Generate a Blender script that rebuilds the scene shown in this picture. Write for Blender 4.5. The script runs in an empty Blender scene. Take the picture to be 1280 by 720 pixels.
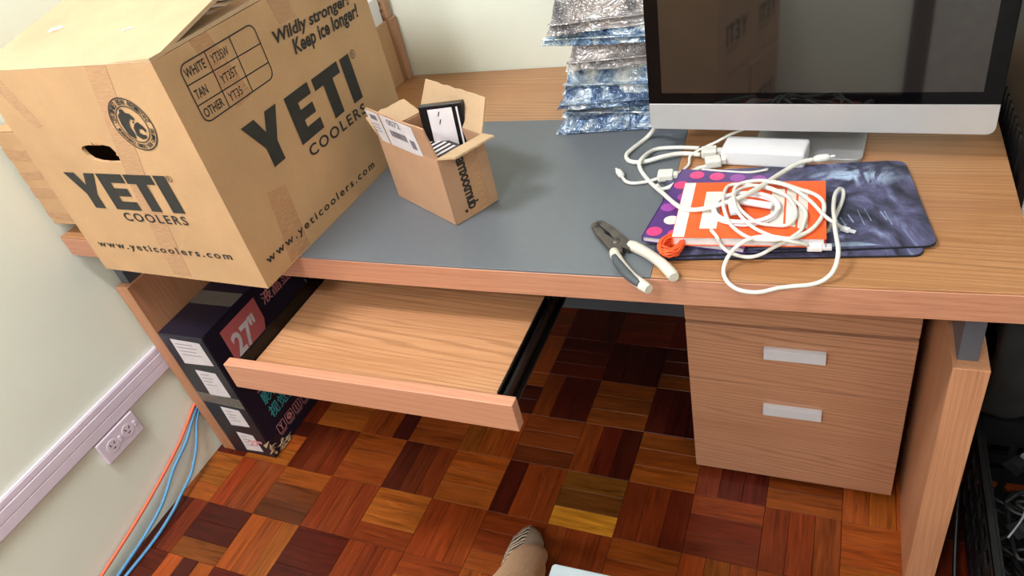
import bpy, bmesh, math, random
from mathutils import Vector, Matrix, noise
from mathutils.geometry import tessellate_polygon
random.seed(7)
SC = bpy.context.scene
COL = SC.collection

# ------------------------------------------------------------------ camera
cam_d = bpy.data.cameras.new('camera')
cam_d.sensor_width = 36.0
cam_d.lens = 36.0 * 901.26 / 1280.0
cam_d.clip_start = 0.02
cam = bpy.data.objects.new('camera', cam_d)
cam.location = (1.5351, -0.8152, 1.3988)
cam.rotation_euler = (0.9140, 0.2039, 0.3635)
COL.objects.link(cam)
SC.camera = cam

# ------------------------------------------------------------------ world, exposure
world = bpy.data.worlds.new('world')
SC.world = world
world.use_nodes = True
world.node_tree.nodes['Background'].inputs[0].default_value = (0.9, 0.95, 1.0, 1)
world.node_tree.nodes['Background'].inputs[1].default_value = 0.2
SC.view_settings.view_transform = 'Standard'
SC.view_settings.look = 'None'
SC.view_settings.gamma = 1.0
SC.view_settings.use_curve_mapping = False
SC.view_settings.exposure = 0.38

# ceiling fluorescent lamps: centre x, y, rotation, watts  (fixtures are built further down)
CEIL = 2.62
LAMPS = [(0.45, -0.60, 0.0, 27.0), (2.45, -1.45, 0.0, 9.5), (0.90, -2.05, 0.0, 30.0)]
for lx, ly, lr, lw in LAMPS:
    ld = bpy.data.lights.new('ceiling_lamp_light', 'AREA')
    ld.shape = 'RECTANGLE'; ld.size = 0.50; ld.size_y = 0.24
    ld.energy = lw; ld.color = (0.965, 0.985, 1.0)
    lo = bpy.data.objects.new('ceiling_lamp_light', ld)
    lo.location = (lx, ly, CEIL-0.085); lo.rotation_euler = (0, 0, lr)
    COL.objects.link(lo)

# ------------------------------------------------------------------ helpers
def lin(r, g, b):
    f = lambda c: (c/255/12.92) if c/255 <= 0.04045 else ((c/255+0.055)/1.055)**2.4
    return (f(r), f(g), f(b), 1.0)

class N:
    """tiny node helper"""
    def __init__(s, name):
        s.m = bpy.data.materials.new(name); s.m.use_nodes = True
        s.t = s.m.node_tree; s.b = s.t.nodes['Principled BSDF']
    def n(s, typ, **kw):
        nd = s.t.nodes.new(typ)
        for k, v in kw.items():
            if k in nd.inputs.keys(): nd.inputs[k].default_value = v
            else: setattr(nd, k, v)
        return nd
    def l(s, a, ao, b, bi): s.t.links.new(a.outputs[ao], b.inputs[bi])
    def set(s, **kw):
        for k, v in kw.items(): s.b.inputs[k.replace('_', ' ')].default_value = v
        return s
    def coords(s, scale=(1, 1, 1), rnd=False, rot=(0, 0, 0)):
        tc = s.n('ShaderNodeTexCoord'); mp = s.n('ShaderNodeMapping')
        mp.inputs['Scale'].default_value = scale; mp.inputs['Rotation'].default_value = rot
        s.l(tc, 'Object', mp, 'Vector')
        if rnd:
            oi = s.n('ShaderNodeObjectInfo'); mu = s.n('ShaderNodeMath', operation='MULTIPLY'); mu.inputs[1].default_value = 37.0
            s.l(oi, 'Random', mu, 0); cx = s.n('ShaderNodeCombineXYZ')
            s.l(mu, 0, cx, 0); s.l(mu, 0, cx, 1); s.l(mu, 0, cx, 2); s.l(cx, 0, mp, 'Location')
        return mp
    def noise(s, co, scale=5, detail=4, dist=0.0, rough=0.55):
        nd = s.n('ShaderNodeTexNoise'); nd.inputs['Scale'].default_value = scale; nd.inputs['Detail'].default_value = detail
        nd.inputs['Distortion'].default_value = dist; nd.inputs['Roughness'].default_value = rough
        s.l(co, 0, nd, 'Vector'); return nd
    def ramp(s, src, out, stops):
        r = s.n('ShaderNodeValToRGB'); e = r.color_ramp.elements
        while len(e) < len(stops): e.new(0.5)
        for el, (p, c) in zip(e, stops): el.position = p; el.color = c
        s.l(src, out, r, 0); return r
    def bump(s, src, out, strength=0.2, dist=0.002):
        bp = s.n('ShaderNodeBump'); bp.inputs['Strength'].default_value = strength; bp.inputs['Distance'].default_value = dist
        s.l(src, out, bp, 'Height'); s.l(bp, 0, s.b, 'Normal'); return bp

def plain(name, c, rough=0.5, metal=0.0, vary=0.08, vs=18, bump=0.0, bs=120, **kw):
    k = N(name); co = k.coords(rnd=True); nz = k.noise(co, vs, 5)
    c = lin(*c); d = tuple(x*(1-vary*1.6) for x in c[:3])+(1,); u = tuple(min(1, x*(1+vary)) for x in c[:3])+(1,)
    r = k.ramp(nz, 0, [(0.3, d), (0.7, u)]); k.l(r, 0, k.b, 'Base Color')
    k.set(Roughness=rough, Metallic=metal, **kw)
    if bump: k.bump(k.noise(co, bs, 3), 0, bump, 0.001)
    return k.m

def wood(name, cols, along='x', fine=1.0, rough=0.42, scale=1.0, cath=0.5):
    """laminate / timber grain running along one object axis: wavy growth rings plus fine fibres"""
    k = N(name)
    a = {'x': 0, 'y': 1, 'z': 2}[along]
    s0 = [1.0*scale]*3; s0[a] = 0.055*scale
    co = k.coords(s0)
    n0 = k.noise(co, 9.0, 3, 0.6)
    wv = k.n('ShaderNodeTexWave', wave_type='BANDS', bands_direction='DIAGONAL')
    wv.inputs['Scale'].default_value = 62.0*scale; wv.inputs['Distortion'].default_value = 30.0
    wv.inputs['Detail'].default_value = 3.0; wv.inputs['Detail Scale'].default_value = 0.19; wv.inputs['Detail Roughness'].default_value = 0.4
    k.l(co, 0, wv, 'Vector')
    s2 = [420.0*fine]*3; s2[a] = 6.0*fine
    n2 = k.noise(k.coords(s2), 1.0, 4, 0.2, 0.65)
    s3 = [190.0*fine]*3; s3[a] = 2.2*fine
    n3 = k.noise(k.coords(s3), 1.0, 4, 0.5, 0.6)
    def mixf(x, xo, y, yo, f):
        m = k.n('ShaderNodeMix'); m.data_type = 'FLOAT'; m.inputs[0].default_value = f
        k.l(x, xo, m, 2); k.l(y, yo, m, 3); return m
    m = mixf(n3, 0, n2, 0, 0.5); m = mixf(m, 0, n0, 0, 0.4)
    c = [lin(*x) for x in cols]
    r = k.ramp(m, 0, [(0.30, c[0]), (0.46, c[1]), (0.56, c[2]), (0.70, c[1])])
    # thin darker growth-ring lines, broken up by the fibres
    ln = k.ramp(wv, 'Fac' if 'Fac' in wv.outputs.keys() else 1, [(0.62, (0, 0, 0, 1)), (0.95, (1, 1, 1, 1))])
    br = k.ramp(mixf(n3, 0, n0, 0, 0.55), 0, [(0.40, (0.12, 0.12, 0.12, 1)), (0.58, (1, 1, 1, 1))])
    fm = k.n('ShaderNodeMath', operation='MULTIPLY'); k.l(ln, 0, fm, 0); k.l(br, 0, fm, 1)
    f2 = k.n('ShaderNodeMath', operation='MULTIPLY'); k.l(fm, 0, f2, 0); f2.inputs[1].default_value = cath
    mx = k.n('ShaderNodeMix'); mx.data_type = 'RGBA'; k.l(f2, 0, mx, 0); k.l(r, 0, mx, 6)
    mx.inputs[7].default_value = tuple(v*0.72 for v in c[0][:3])+(1,)
    k.l(mx, 2, k.b, 'Base Color'); k.set(Roughness=rough)
    k.bump(n2, 0, 0.08, 0.0006)
    return k.m

class MB:
    """collects shapes into one mesh"""
    def __init__(s): s.v = []; s.f = []; s.sm = []
    def add(s, vs, fs, M=None, smooth=False):
        o = len(s.v)
        for p in vs:
            p = Vector(p); s.v.append(tuple(M @ p) if M else tuple(p))
        for f in fs: s.f.append(tuple(i+o for i in f)); s.sm.append(smooth)
        return s
    def box(s, x0, x1, y0, y1, z0, z1, M=None):
        vs = [(x, y, z) for z in (z0, z1) for y in (y0, y1) for x in (x0, x1)]
        return s.add(vs, [(0, 2, 3, 1), (4, 5, 7, 6), (0, 1, 5, 4), (2, 6, 7, 3), (0, 4, 6, 2), (1, 3, 7, 5)], M)
    def prism(s, poly, z0, z1, M=None, smooth=False):
        n = len(poly)
        ar = sum(poly[i][0]*poly[(i+1) % n][1]-poly[(i+1) % n][0]*poly[i][1] for i in range(n))
        if ar < 0: poly = poly[::-1]
        vs = [(x, y, z0) for x, y in poly]+[(x, y, z1) for x, y in poly]
        fs = [tuple(range(n))[::-1], tuple(range(n, 2*n))]
        s.add(vs, fs, M)
        return s.add(vs, [(i, (i+1) % n, n+(i+1) % n, n+i) for i in range(n)], M, smooth)
    def plate(s, outer, holes, z0, z1, M=None):
        """flat plate with holes"""
        loops = [outer]+holes
        flat = [p for l in loops for p in l]
        tris = tessellate_polygon([[Vector((p[0], p[1], 0)) for p in l] for l in loops])
        n = len(flat)
        vs = [(p[0], p[1], z0) for p in flat]+[(p[0], p[1], z1) for p in flat]
        fs = []
        for t in tris:
            a, b, c = (Vector((flat[i][0], flat[i][1])) for i in t)
            if (b-a).cross(c-a) < 0: t = t[::-1]
            fs.append(tuple(i+n for i in t)); fs.append(tuple(t[::-1]))
        o = 0
        for li, l in enumerate(loops):
            m = len(l)
            ar = sum(l[i][0]*l[(i+1) % m][1]-l[(i+1) % m][0]*l[i][1] for i in range(m))
            fl = (ar < 0) != (li > 0)
            for i in range(m):
                a, b = o+i, o+(i+1) % m
                q = (a, b, b+n, a+n)
                fs.append(q[::-1] if fl else q)
            o += m
        return s.add(vs, fs, M)
    def tube(s, pts, r, seg=8, sub=4, closed=False, cap=True):
        P = smooth_path(pts, sub, closed) if sub > 1 else [Vector(p) for p in pts]
        n = len(P); rr = r if isinstance(r, (list, tuple)) else None
        up = Vector((0, 0, 1)); vs = []; prev = None
        for i, p in enumerate(P):
            t = (P[(i+1) % n]-P[i-1]) if closed else (P[min(i+1, n-1)]-P[max(i-1, 0)])
            if t.length < 1e-9: t = Vector((1, 0, 0))
            t.normalize()
            if prev is None:
                a = t.cross(up if abs(t.z) < 0.9 else Vector((1, 0, 0))).normalized()
            else:
                a = prev-t*prev.dot(t)
                a = a.normalized() if a.length > 1e-6 else t.orthogonal().normalized()
            prev = a; b = t.cross(a)
            if rr:
                u = i/(n-1)*(len(rr)-1); k = min(int(u), len(rr)-2); R = rr[k]*(1-(u-k))+rr[k+1]*(u-k)
            else: R = r
            for j in range(seg):
                th = 2*math.pi*j/seg
                vs.append(p+a*math.cos(th)*R+b*math.sin(th)*R)
        fs = []
        for i in range(n if closed else n-1):
            for j in range(seg):
                i2 = (i+1) % n; j2 = (j+1) % seg
                fs.append((i*seg+j, i2*seg+j, i2*seg+j2, i*seg+j2))
        s.add(vs, fs, None, True)
        if cap and not closed:
            s.add(vs[:seg], [tuple(range(seg))]); s.add(vs[-seg:], [tuple(range(seg))[::-1]])
        return s
    def lathe(s, prof, seg=24, M=None):
        vs = []; n = len(prof)
        for r, z in prof:
            for j in range(seg):
                th = 2*math.pi*j/seg; vs.append((r*math.cos(th), r*math.sin(th), z))
        fs = [(i*seg+j, i*seg+(j+1) % seg, (i+1)*seg+(j+1) % seg, (i+1)*seg+j) for i in range(n-1) for j in range(seg)]
        return s.add(vs, fs, M, True)
    def build(s, name, mat, parent=None, bevel=0.0, bseg=2, loc=(0, 0, 0), rot=(0, 0, 0), smooth=None):
        me = bpy.data.meshes.new(name)
        me.from_pydata(s.v, [], s.f); me.update()
        me.polygons.foreach_set('use_smooth', s.sm if smooth is None else [smooth]*len(s.f))
        bm = bmesh.new(); bm.from_mesh(me)
        bmesh.ops.remove_doubles(bm, verts=bm.verts, dist=1e-6)
        if bevel:
            ed = [e for e in bm.edges if len(e.link_faces) == 2 and e.calc_face_angle(0) > 0.6]
            bmesh.ops.bevel(bm, geom=ed, offset=bevel, segments=bseg, profile=0.5, affect='EDGES', clamp_overlap=True)
        bmesh.ops.recalc_face_normals(bm, faces=bm.faces)
        bm.to_mesh(me); bm.free()
        me.materials.append(mat)
        return link(name, me, parent, loc, rot)

def link(name, data, parent=None, loc=(0, 0, 0), rot=(0, 0, 0)):
    o = bpy.data.objects.new(name, data); COL.objects.link(o)
    o.location = loc; o.rotation_euler = rot; o.parent = parent
    return o
def smooth_path(pts, sub, closed=False):
    P = [Vector(p) for p in pts]; n = len(P); out = []
    for i in range(n if closed else n-1):
        g = (lambda k: P[k % n]) if closed else (lambda k: P[max(0, min(n-1, k))])
        a, b, c, d = g(i-1), g(i), g(i+1), g(i+2)
        for k in range(sub):
            t = k/sub
            out.append(0.5*((2*b)+(c-a)*t+(2*a-5*b+4*c-d)*t*t+(3*b-a-3*c+d)*t**3))
    if not closed: out.append(P[-1])
    return out
def tag(o, label, cat, group=None, kind=None):
    if label: o['label'] = label
    if cat: o['category'] = cat
    if group: o['group'] = group
    if kind: o['kind'] = kind
    return o
def thing(name, label, cat, loc=(0, 0, 0), rz=0.0, group=None):
    return tag(link(name, None, None, loc, (0, 0, rz)), label, cat, group)
def struct(o): o['kind'] = 'structure'; return o
def rrect(x0, x1, y0, y1, r, seg=5):
    out = []
    for cx, cy, a in ((x1-r, y1-r, 0), (x0+r, y1-r, 90), (x0+r, y0+r, 180), (x1-r, y0+r, 270)):
        for i in range(seg+1):
            t = math.radians(a+90*i/seg); out.append((cx+r*math.cos(t), cy+r*math.sin(t)))
    return out
def circ(cx, cy, r, n=24, ry=None):
    return [(cx+r*math.cos(2*math.pi*i/n), cy+(ry or r)*math.sin(2*math.pi*i/n)) for i in range(n)]
def frame(o, u, v):
    """matrix that lays 2-D (x, y) on the plane through o with axes u, v; z is the outward normal"""
    u = Vector(u).normalized(); v = Vector(v).normalized(); w = u.cross(v)
    M = Matrix((u, v, w)).transposed().to_4x4(); M.translation = Vector(o); return M

_txt = {}
def text2d(body, bold=0.0, shear=0.0, spacing=1.0):
    key = (body, bold, shear, spacing)
    if key not in _txt:
        c = bpy.data.curves.new('lettering', 'FONT'); c.body = body; c.offset = bold; c.shear = shear; c.space_character = spacing
        c.resolution_u = 3
        o = bpy.data.objects.new('lettering', c); COL.objects.link(o)
        dg = bpy.context.evaluated_depsgraph_get(); dg.update()
        m = bpy.data.meshes.new_from_object(o.evaluated_get(dg))
        _txt[key] = ([(v.co.x, v.co.y) for v in m.vertices], [tuple(p.vertices) for p in m.polygons])
        bpy.data.objects.remove(o); bpy.data.curves.remove(c); bpy.data.meshes.remove(m)
    return _txt[key]
def fit_text(mb, body, x0, x1, y0, y1, M, bold=0.0, shear=0.0, spacing=1.0, off=0.0008, skew=0.0):
    vs, fs = text2d(body, bold, shear, spacing)
    ax, bx = min(v[0] for v in vs), max(v[0] for v in vs); ay, by = min(v[1] for v in vs), max(v[1] for v in vs)
    q = []
    for x, y in vs:
        px = x0+(x-ax)/(bx-ax)*(x1-x0); py = y0+(y-ay)/(by-ay)*(y1-y0)+skew*(px-x0)
        q.append((px, py, off))
    mb.add(q, fs, M); return mb
def flat(mb, poly, M, off=0.0008):
    mb.add([(x, y, off) for x, y in poly], [tuple(range(len(poly)))], M); return mb
def ring(mb, cx, cy, r0, r1, M, off=0.0008, n=40, ry=1.0):
    vs = []; 
    for i in range(n):
        t = 2*math.pi*i/n; c, s_ = math.cos(t), math.sin(t)
        vs += [(cx+r0*c, cy+r0*s_*ry, off), (cx+r1*c, cy+r1*s_*ry, off)]
    mb.add(vs, [(2*i, 2*i+1, (2*i+3) % (2*n), (2*i+2) % (2*n)) for i in range(n)], M); return mb
def line2(mb, a, b, w, M, off=0.0008):
    a = Vector(a); b = Vector(b); d = (b-a).normalized(); p = Vector((-d.y, d.x))*w/2
    return flat(mb, [tuple(a-p), tuple(b-p), tuple(b+p), tuple(a+p)], M, off)

# ------------------------------------------------------------------ materials
M_ = {}
M_['wall'] = plain('pale_green_wall_paint', (237, 242, 229), 0.55, vary=0.03, vs=2.5, bump=0.05, bs=160)
M_['ceiling'] = plain('white_ceiling_paint', (238, 238, 232), 0.8, vary=0.02)
M_['top'] = wood('oak_laminate_top', [(132, 84, 50), (170, 118, 77), (182, 132, 90)], 'x', rough=0.36, fine=1.15)
M_['edge'] = wood('oak_laminate_edge', [(156, 100, 78), (188, 130, 102), (196, 140, 112)], 'x', rough=0.45, fine=1.5, cath=0.25)
M_['leg'] = wood('oak_laminate_leg', [(146, 94, 66), (186, 130, 96), (198, 142, 106)], 'z', rough=0.45, fine=1.5, cath=0.25)
M_['tray'] = wood('oak_laminate_tray', [(144, 95, 62), (182, 130, 91), (194, 144, 104)], 'x', rough=0.38)
M_['drawer'] = wood('oak_laminate_drawer', [(148, 98, 72), (186, 132, 102), (196, 144, 112)], 'x', rough=0.42)
M_['greypanel'] = plain('charcoal_writing_panel', (100, 104, 110), 0.42, vary=0.02, vs=60, bump=0.05, bs=700)
M_['darkmetal'] = plain('grey_painted_steel', (92, 94, 104), 0.45, 0.2, vary=0.03)
M_['modesty'] = plain('dark_grey_board', (112, 116, 132), 0.5, vary=0.04)
M_['black'] = plain('black_plastic', (17, 17, 20), 0.42, vary=0.12, bump=0.05, bs=300)
M_['rail'] = plain('black_steel_rail', (16, 15, 16), 0.3, 0.5)
M_['alu'] = plain('brushed_aluminium', (222, 222, 230), 0.35, 0.15, vary=0.02)
M_['chin'] = plain('satin_aluminium', (196, 194, 198), 0.38, 0.55, vary=0.02)
M_['white'] = plain('white_plastic', (228, 226, 230), 0.35, vary=0.02)
M_['cable'] = plain('white_cable_sheath', (222, 219, 212), 0.42, vary=0.04, vs=40)
M_['trunk'] = plain('pale_lilac_trunking', (222, 208, 224), 0.4, vary=0.02)
M_['ink'] = plain('black_print', (40, 38, 36), 0.7, vary=0.15, vs=80)
M_['paper'] = plain('white_paper_label', (222, 214, 218), 0.6, vary=0.04, vs=50)
M_['greyink'] = plain('grey_print', (120, 112, 120), 0.7)
def kraft(name, c, vary=0.06):
    k = N(name); co = k.coords(); n1 = k.noise(co, 7, 5); n2 = k.noise(k.coords((1, 1, 1)), 220, 2)
    cc = lin(*c)
    r = k.ramp(n1, 0, [(0.3, tuple(x*(1-vary*2) for x in cc[:3])+(1,)), (0.7, tuple(min(1, x*(1+vary)) for x in cc[:3])+(1,))])
    mx = k.n('ShaderNodeMix'); mx.data_type = 'RGBA'; mx.blend_type = 'MULTIPLY'; mx.inputs[0].default_value = 0.18
    k.l(r, 0, mx, 6); k.l(n2, 1, mx, 7); k.l(mx, 2, k.b, 'Base Color')
    k.set(Roughness=0.72); k.bump(n1, 0, 0.12, 0.004)
    return k.m
M_['kraft'] = kraft('kraft_cardboard', (200, 158, 116))
M_['kraft_in'] = kraft('kraft_cardboard_inside', (196, 164, 130))
M_['kraft_pink'] = kraft('kraft_cardboard_brown', (190, 146, 114))
M_['kraft_edge'] = kraft('corrugated_edge', (166, 138, 104))
k = N('clear_brown_tape'); co = k.coords((6, 6, 60)); nz = k.noise(co, 9, 5)
r = k.ramp(nz, 0, [(0.3, lin(170, 126, 90)), (0.7, lin(194, 150, 112))]); k.l(r, 0, k.b, 'Base Color')
k.set(Roughness=0.22); k.bump(nz, 0, 0.25, 0.002); M_['tape'] = k.m

# parquet: one material, tint from the object colour
def parquet(name, attr=None):
    k = N(name)
    c1 = k.coords((5, 60, 60), rnd=True); n1 = k.noise(c1, 1.6, 5, 0.8); n2 = k.noise(k.coords((14, 320, 100), rnd=True), 1.0, 3, 0.2)
    if attr: oi = k.n('ShaderNodeVertexColor', layer_name=attr); src = (oi, 0)
    else: oi = k.n('ShaderNodeObjectInfo'); src = (oi, 'Color')
    g = k.ramp(n1, 0, [(0.30, (0.42, 0.34, 0.28, 1)), (0.44, (0.9, 0.88, 0.85, 1)), (0.56, (1.05, 1.05, 1.05, 1)), (0.70, (1.4, 1.45, 1.45, 1))])
    mx = k.n('ShaderNodeMix'); mx.data_type = 'RGBA'; mx.blend_type = 'MULTIPLY'; mx.inputs[0].default_value = 0.85
    k.l(oi, src[1], mx, 6); k.l(g, 0, mx, 7)
    g2 = k.ramp(n2, 0, [(0.35, (0.72, 0.66, 0.6, 1)), (0.6, (1.05, 1.05, 1.05, 1))])
    m2 = k.n('ShaderNodeMix'); m2.data_type = 'RGBA'; m2.blend_type = 'MULTIPLY'; m2.inputs[0].default_value = 0.6
    k.l(mx, 2, m2, 6); k.l(g2, 0, m2, 7); k.l(m2, 2, k.b, 'Base Color')
    k.set(Roughness=0.32, IOR=1.36, Coat_Weight=0.10, Coat_Roughness=0.12)
    k.bump(n2, 0, 0.06, 0.0005)
    return k.m
M_['parquet'] = parquet('parquet_hardwood')
M_['parquet_far'] = parquet('parquet_hardwood_far', 'tint')
M_['joint'] = plain('dark_floor_joint', (38, 20, 12), 0.7)

# ================================================================== THE SETTING
RX, RY = 3.3, -2.75        # right wall x, front wall y
BY = 0.772                 # back wall face
fl = struct(MB().box(-0.1, RX, RY, BY+0.1, -0.06, -0.0085).build('floor', M_['joint']))
fl['label'] = 'glossy red-brown parquet floor of basket-woven hardwood fingers'
struct(MB().box(-0.1, 0.0, RY, BY+0.1, -0.06, CEIL).build('wall_left', M_['wall']))['label'] = 'pale green painted wall on the left'
struct(MB().box(0.0, RX, BY, BY+0.1, -0.06, CEIL).build('wall_back', M_['wall']))['label'] = 'pale green painted wall behind the desk'
struct(MB().box(RX, RX+0.1, RY, BY+0.1, -0.06, CEIL).build('wall_right', M_['wall']))['label'] = 'pale green painted wall on the right'
struct(MB().box(-0.1, RX+0.1, RY-0.1, RY, -0.06, CEIL).build('wall_front', M_['wall']))['label'] = 'pale green painted wall behind the viewer'
struct(MB().box(-0.1, RX+0.1, RY-0.1, BY+0.1, CEIL, CEIL+0.08).build('ceiling', M_['ceiling']))['label'] = 'plain white ceiling'
bbm = wood('dark_skirting_wood', [(70, 38, 24), (96, 54, 34), (110, 64, 40)], 'x')
struct(MB().box(0.0, RX, RY, RY+0.018, 0, 0.10).build('baseboard_front', bbm, bevel=0.004))['label'] = 'dark wooden skirting board behind the viewer'

# parquet: squares of three fingers, directions alternating
S, OX, OY, PHI = 0.1498, 0.6995, 0.0140, -0.0089
cp, sp = math.cos(PHI), math.sin(PHI)
def tile_pt(i, j): return (OX+S*(i*cp-j*sp), OY+S*(j*cp+i*sp))
Rinv = cam.rotation_euler.to_matrix().transposed()
def in_view(x, y):
    q = Rinv @ (Vector((x, y, 0))-cam.location)
    if q.z > -0.05: return False
    u = 901.26*q.x/-q.z; v = 901.26*q.y/-q.z
    return abs(u) < 690 and abs(v) < 410
PAL = [(128, 54, 20), (112, 44, 16), (140, 66, 22), (98, 34, 14), (84, 26, 12), (122, 58, 22), (106, 40, 16), (150, 76, 26), (72, 22, 12), (132, 60, 20)]
KNOWN = {(0, 0): [(146, 74, 26), (150, 76, 26), (150, 72, 24)], (1, 0): [(66, 20, 10), (124, 52, 18), (120, 52, 18)],
 (2, 0): [(186, 122, 34), (96, 54, 18), (108, 64, 20)], (3, 0): [(102, 40, 15), (108, 42, 15), (88, 30, 12)],
 (0, -1): [(122, 48, 17), (128, 52, 18), (122, 52, 18)], (-1, -1): [(112, 46, 16), (150, 80, 28), (152, 80, 28)],
 (-1, 0): [(74, 28, 16), (92, 38, 18), (112, 46, 18)], (-2, 0): [(124, 56, 20), (134, 64, 22), (140, 66, 22)],
 (3, 1): [(138, 70, 22), (122, 58, 18), (126, 64, 20)], (2, 1): [(118, 52, 16), (88, 28, 12), (64, 20, 10)],
 (1, 1): [(96, 42, 16), (122, 56, 20), (120, 54, 18)], (2, 2): [(124, 62, 20), (122, 62, 22), (128, 64, 22)],
 (3, 2): [(70, 22, 12), (60, 16, 9), (58, 16, 9)], (1, 2): [(112, 50, 16), (74, 22, 11), (72, 22, 11)],
 (2, 3): [(62, 18, 9), (64, 20, 10), (58, 16, 8)], (3, 3): [(112, 56, 18), (70, 24, 10), (62, 20, 9)],
 (4, 0): [(98, 40, 22), (96, 36, 18), (122, 54, 24)], (4, 1): [(112, 46, 24), (86, 30, 18), (84, 28, 18)],
 (5, 1): [(128, 64, 22), (112, 52, 18), (132, 66, 20)], (-2, -1): [(116, 46, 18), (118, 50, 20), (114, 46, 20)],
 (1, -1): [(130, 62, 22), (110, 44, 16), (118, 48, 16)], (-1, 1): [(126, 58, 20), (136, 64, 22), (134, 62, 22)],
 (-2, 1): [(132, 60, 22), (130, 58, 20), (66, 22, 16)], (-3, -1): [(88, 44, 22), (100, 50, 22), (140, 70, 24)],
 (-1, -2): [(122, 50, 18), (108, 42, 16), (120, 48, 17)], (0, -2): [(176, 94, 26), (150, 74, 24), (120, 50, 18)]}
plank = MB(); L2, W2 = S/2-0.0004, S/6-0.0003
plank.box(-L2, L2, -W2, W2, -0.0085, 0.0)
proto = plank.build('plank', M_['parquet'], fl, bevel=0.0006, bseg=1)
tiles = []
for i in range(-6, 19):
    for j in range(-20, 7):
        c = tile_pt(i+0.5, j+0.5)
        if c[0] < -0.06 or c[0] > RX+0.05 or c[1] < RY-0.05 or c[1] > BY+0.05: continue
        d = (Vector((c[0], c[1], 0))-cam.location).length
        tiles.append((0 if in_view(*c) and -0.5 < c[1] else 1, d, i, j, c))
tiles.sort()
far = MB(); far_c = []; n_near = 0
for _, d, i, j, c in tiles:
    horiz = (i+j) % 2 == 0
    near = n_near < 100; n_near += near
    tone = random.choice(PAL); odd = random.randrange(3) if random.random() < 0.3 else -1
    for kf in range(3):
        o = (kf-1)*S/3
        p = (c[0]-o*sp, c[1]+o*cp) if horiz else (c[0]+o*cp, c[1]+o*sp)
        rz = PHI + (0 if horiz else math.pi/2)
        col = KNOWN[(i, j)][kf] if (i, j) in KNOWN else tuple(v*random.uniform(0.93, 1.08) for v in (random.choice(PAL) if kf == odd else tone))
        if near:
            if proto is not None: pl_ = proto; proto = None
            else: pl_ = pl_src.copy(); COL.objects.link(pl_)
            pl_src = pl_
            pl_.location = (p[0], p[1], random.uniform(-0.0004, 0.0)); pl_.rotation_euler = (0, 0, rz)
            pl_.color = lin(*col)
        else:
            M = Matrix.Translation((p[0], p[1], 0)) @ Matrix.Rotation(rz, 4, 'Z')
            far.box(-L2, L2, -W2, W2, -0.0085, 0.0, M); far_c += [lin(*col)]*24
fo = far.build('far_planks', M_['parquet_far'], fl); fo['kind'] = 'stuff'
ca = fo.data.color_attributes.new('tint', 'FLOAT_COLOR', 'CORNER')
for q, cc in zip(ca.data, far_c): q.color = cc

# cable trunking and socket on the left wall
t = thing('cable_trunking', 'pale lilac plastic cable trunking running along the left wall', 'trunking', (0, -1.0, 0.31))
MB().box(0.0006, 0.0085, -1.7, 1.755, 0.0, 0.0745).build('channel', M_['trunk'], t, bevel=0.002)
MB().box(0.0085, 0.0120, -1.7, 1.755, 0.004, 0.0300).build('cover_strip', M_['trunk'], t, bevel=0.0012)
MB().box(0.0085, 0.0120, -1.7, 1.755, 0.0315, 0.055).build('cover_strip', M_['trunk'], t, bevel=0.0012)
MB().box(0.0085, 0.0105, -1.7, 1.755, 0.0575, 0.0715).build('cover_strip', M_['trunk'], t, bevel=0.001)
t = thing('wall_socket', 'pale pink double wall socket just below the trunking', 'socket', (0, -0.162, 0.243))
MB().box(0.0006, 0.014, -0.058, 0.058, 0.0, 0.066).build('face_plate', M_['trunk'], t, bevel=0.003)
for yy in (-0.026, 0.022):
    m = MB(); Mx = frame((0.014, yy, 0.034), (0, 1, 0), (0, 0, 1))
    m.prism(circ(0, 0, 0.017, 20), -0.001, 0.0012, Mx); m.build('outlet', M_['trunk'], t, bevel=0.0004, bseg=1)
    m = MB()
    for (a, b, r) in ((-0.006, 0.005, 20), (0.006, 0.005, -20), (0, -0.007, 90)):
        m.box(-0.0013, 0.0013, -0.0035, 0.0035, 0.0012, 0.0016, Mx @ Matrix.Translation((a, b, 0)) @ Matrix.Rotation(math.radians(r), 4, 'Z'))
    m.build('pin_slot', M_['ink'], t)
    MB().box(0.0142, 0.0175, yy+0.019, yy+0.026, 0.028, 0.042).build('rocker_switch', M_['trunk'], t, bevel=0.001)
orange = plain('orange_cable_sheath', (236, 108, 70), 0.4, vary=0.04)
blue = plain('blue_cable_sheath', (92, 156, 204), 0.4, vary=0.04)
o = MB().tube([(0.0075, 0.25, 0.20), (0.0075, 0.10, 0.195), (0.0078, 0.033, 0.170), (0.010, -0.055, 0.128), (0.012, -0.168, 0.093), (0.012, -0.27, 0.068), (0.012, -0.361, 0.051), (0.012, -0.45, 0.036), (0.012, -0.62, 0.012), (0.012, -0.9, 0.006)], 0.0042).build('network_cable', orange)
tag(o, 'orange network cable drooping along the left wall', 'cable')
o = MB().tube([(0.0075, 0.25, 0.18), (0.0075, 0.10, 0.176), (0.0080, 0.033, 0.158), (0.016, -0.045, 0.117), (0.02, -0.114, 0.094), (0.018, -0.185, 0.048), (0.018, -0.26, 0.026), (0.020, -0.333, 0.017), (0.022, -0.42, 0.0125), (0.022, -0.7, 0.0125), (0.022, -1.0, 0.0125)], 0.004).build('network_cable', blue)
tag(o, 'blue network cable in the straighter upper curve beside the desk leg', 'cable')
o = MB().tube([(0.0075, 0.25, 0.16), (0.0075, 0.10, 0.160), (0.0080, 0.033, 0.145), (0.018, -0.028, 0.084), (0.024, -0.085, 0.042), (0.028, -0.144, 0.025), (0.030, -0.19, 0.012), (0.034, -0.265, 0.0045), (0.034, -0.368, 0.0045), (0.030, -0.7, 0.0045), (0.03, -1.0, 0.0045)], 0.004).build('network_cable', blue)
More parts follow.
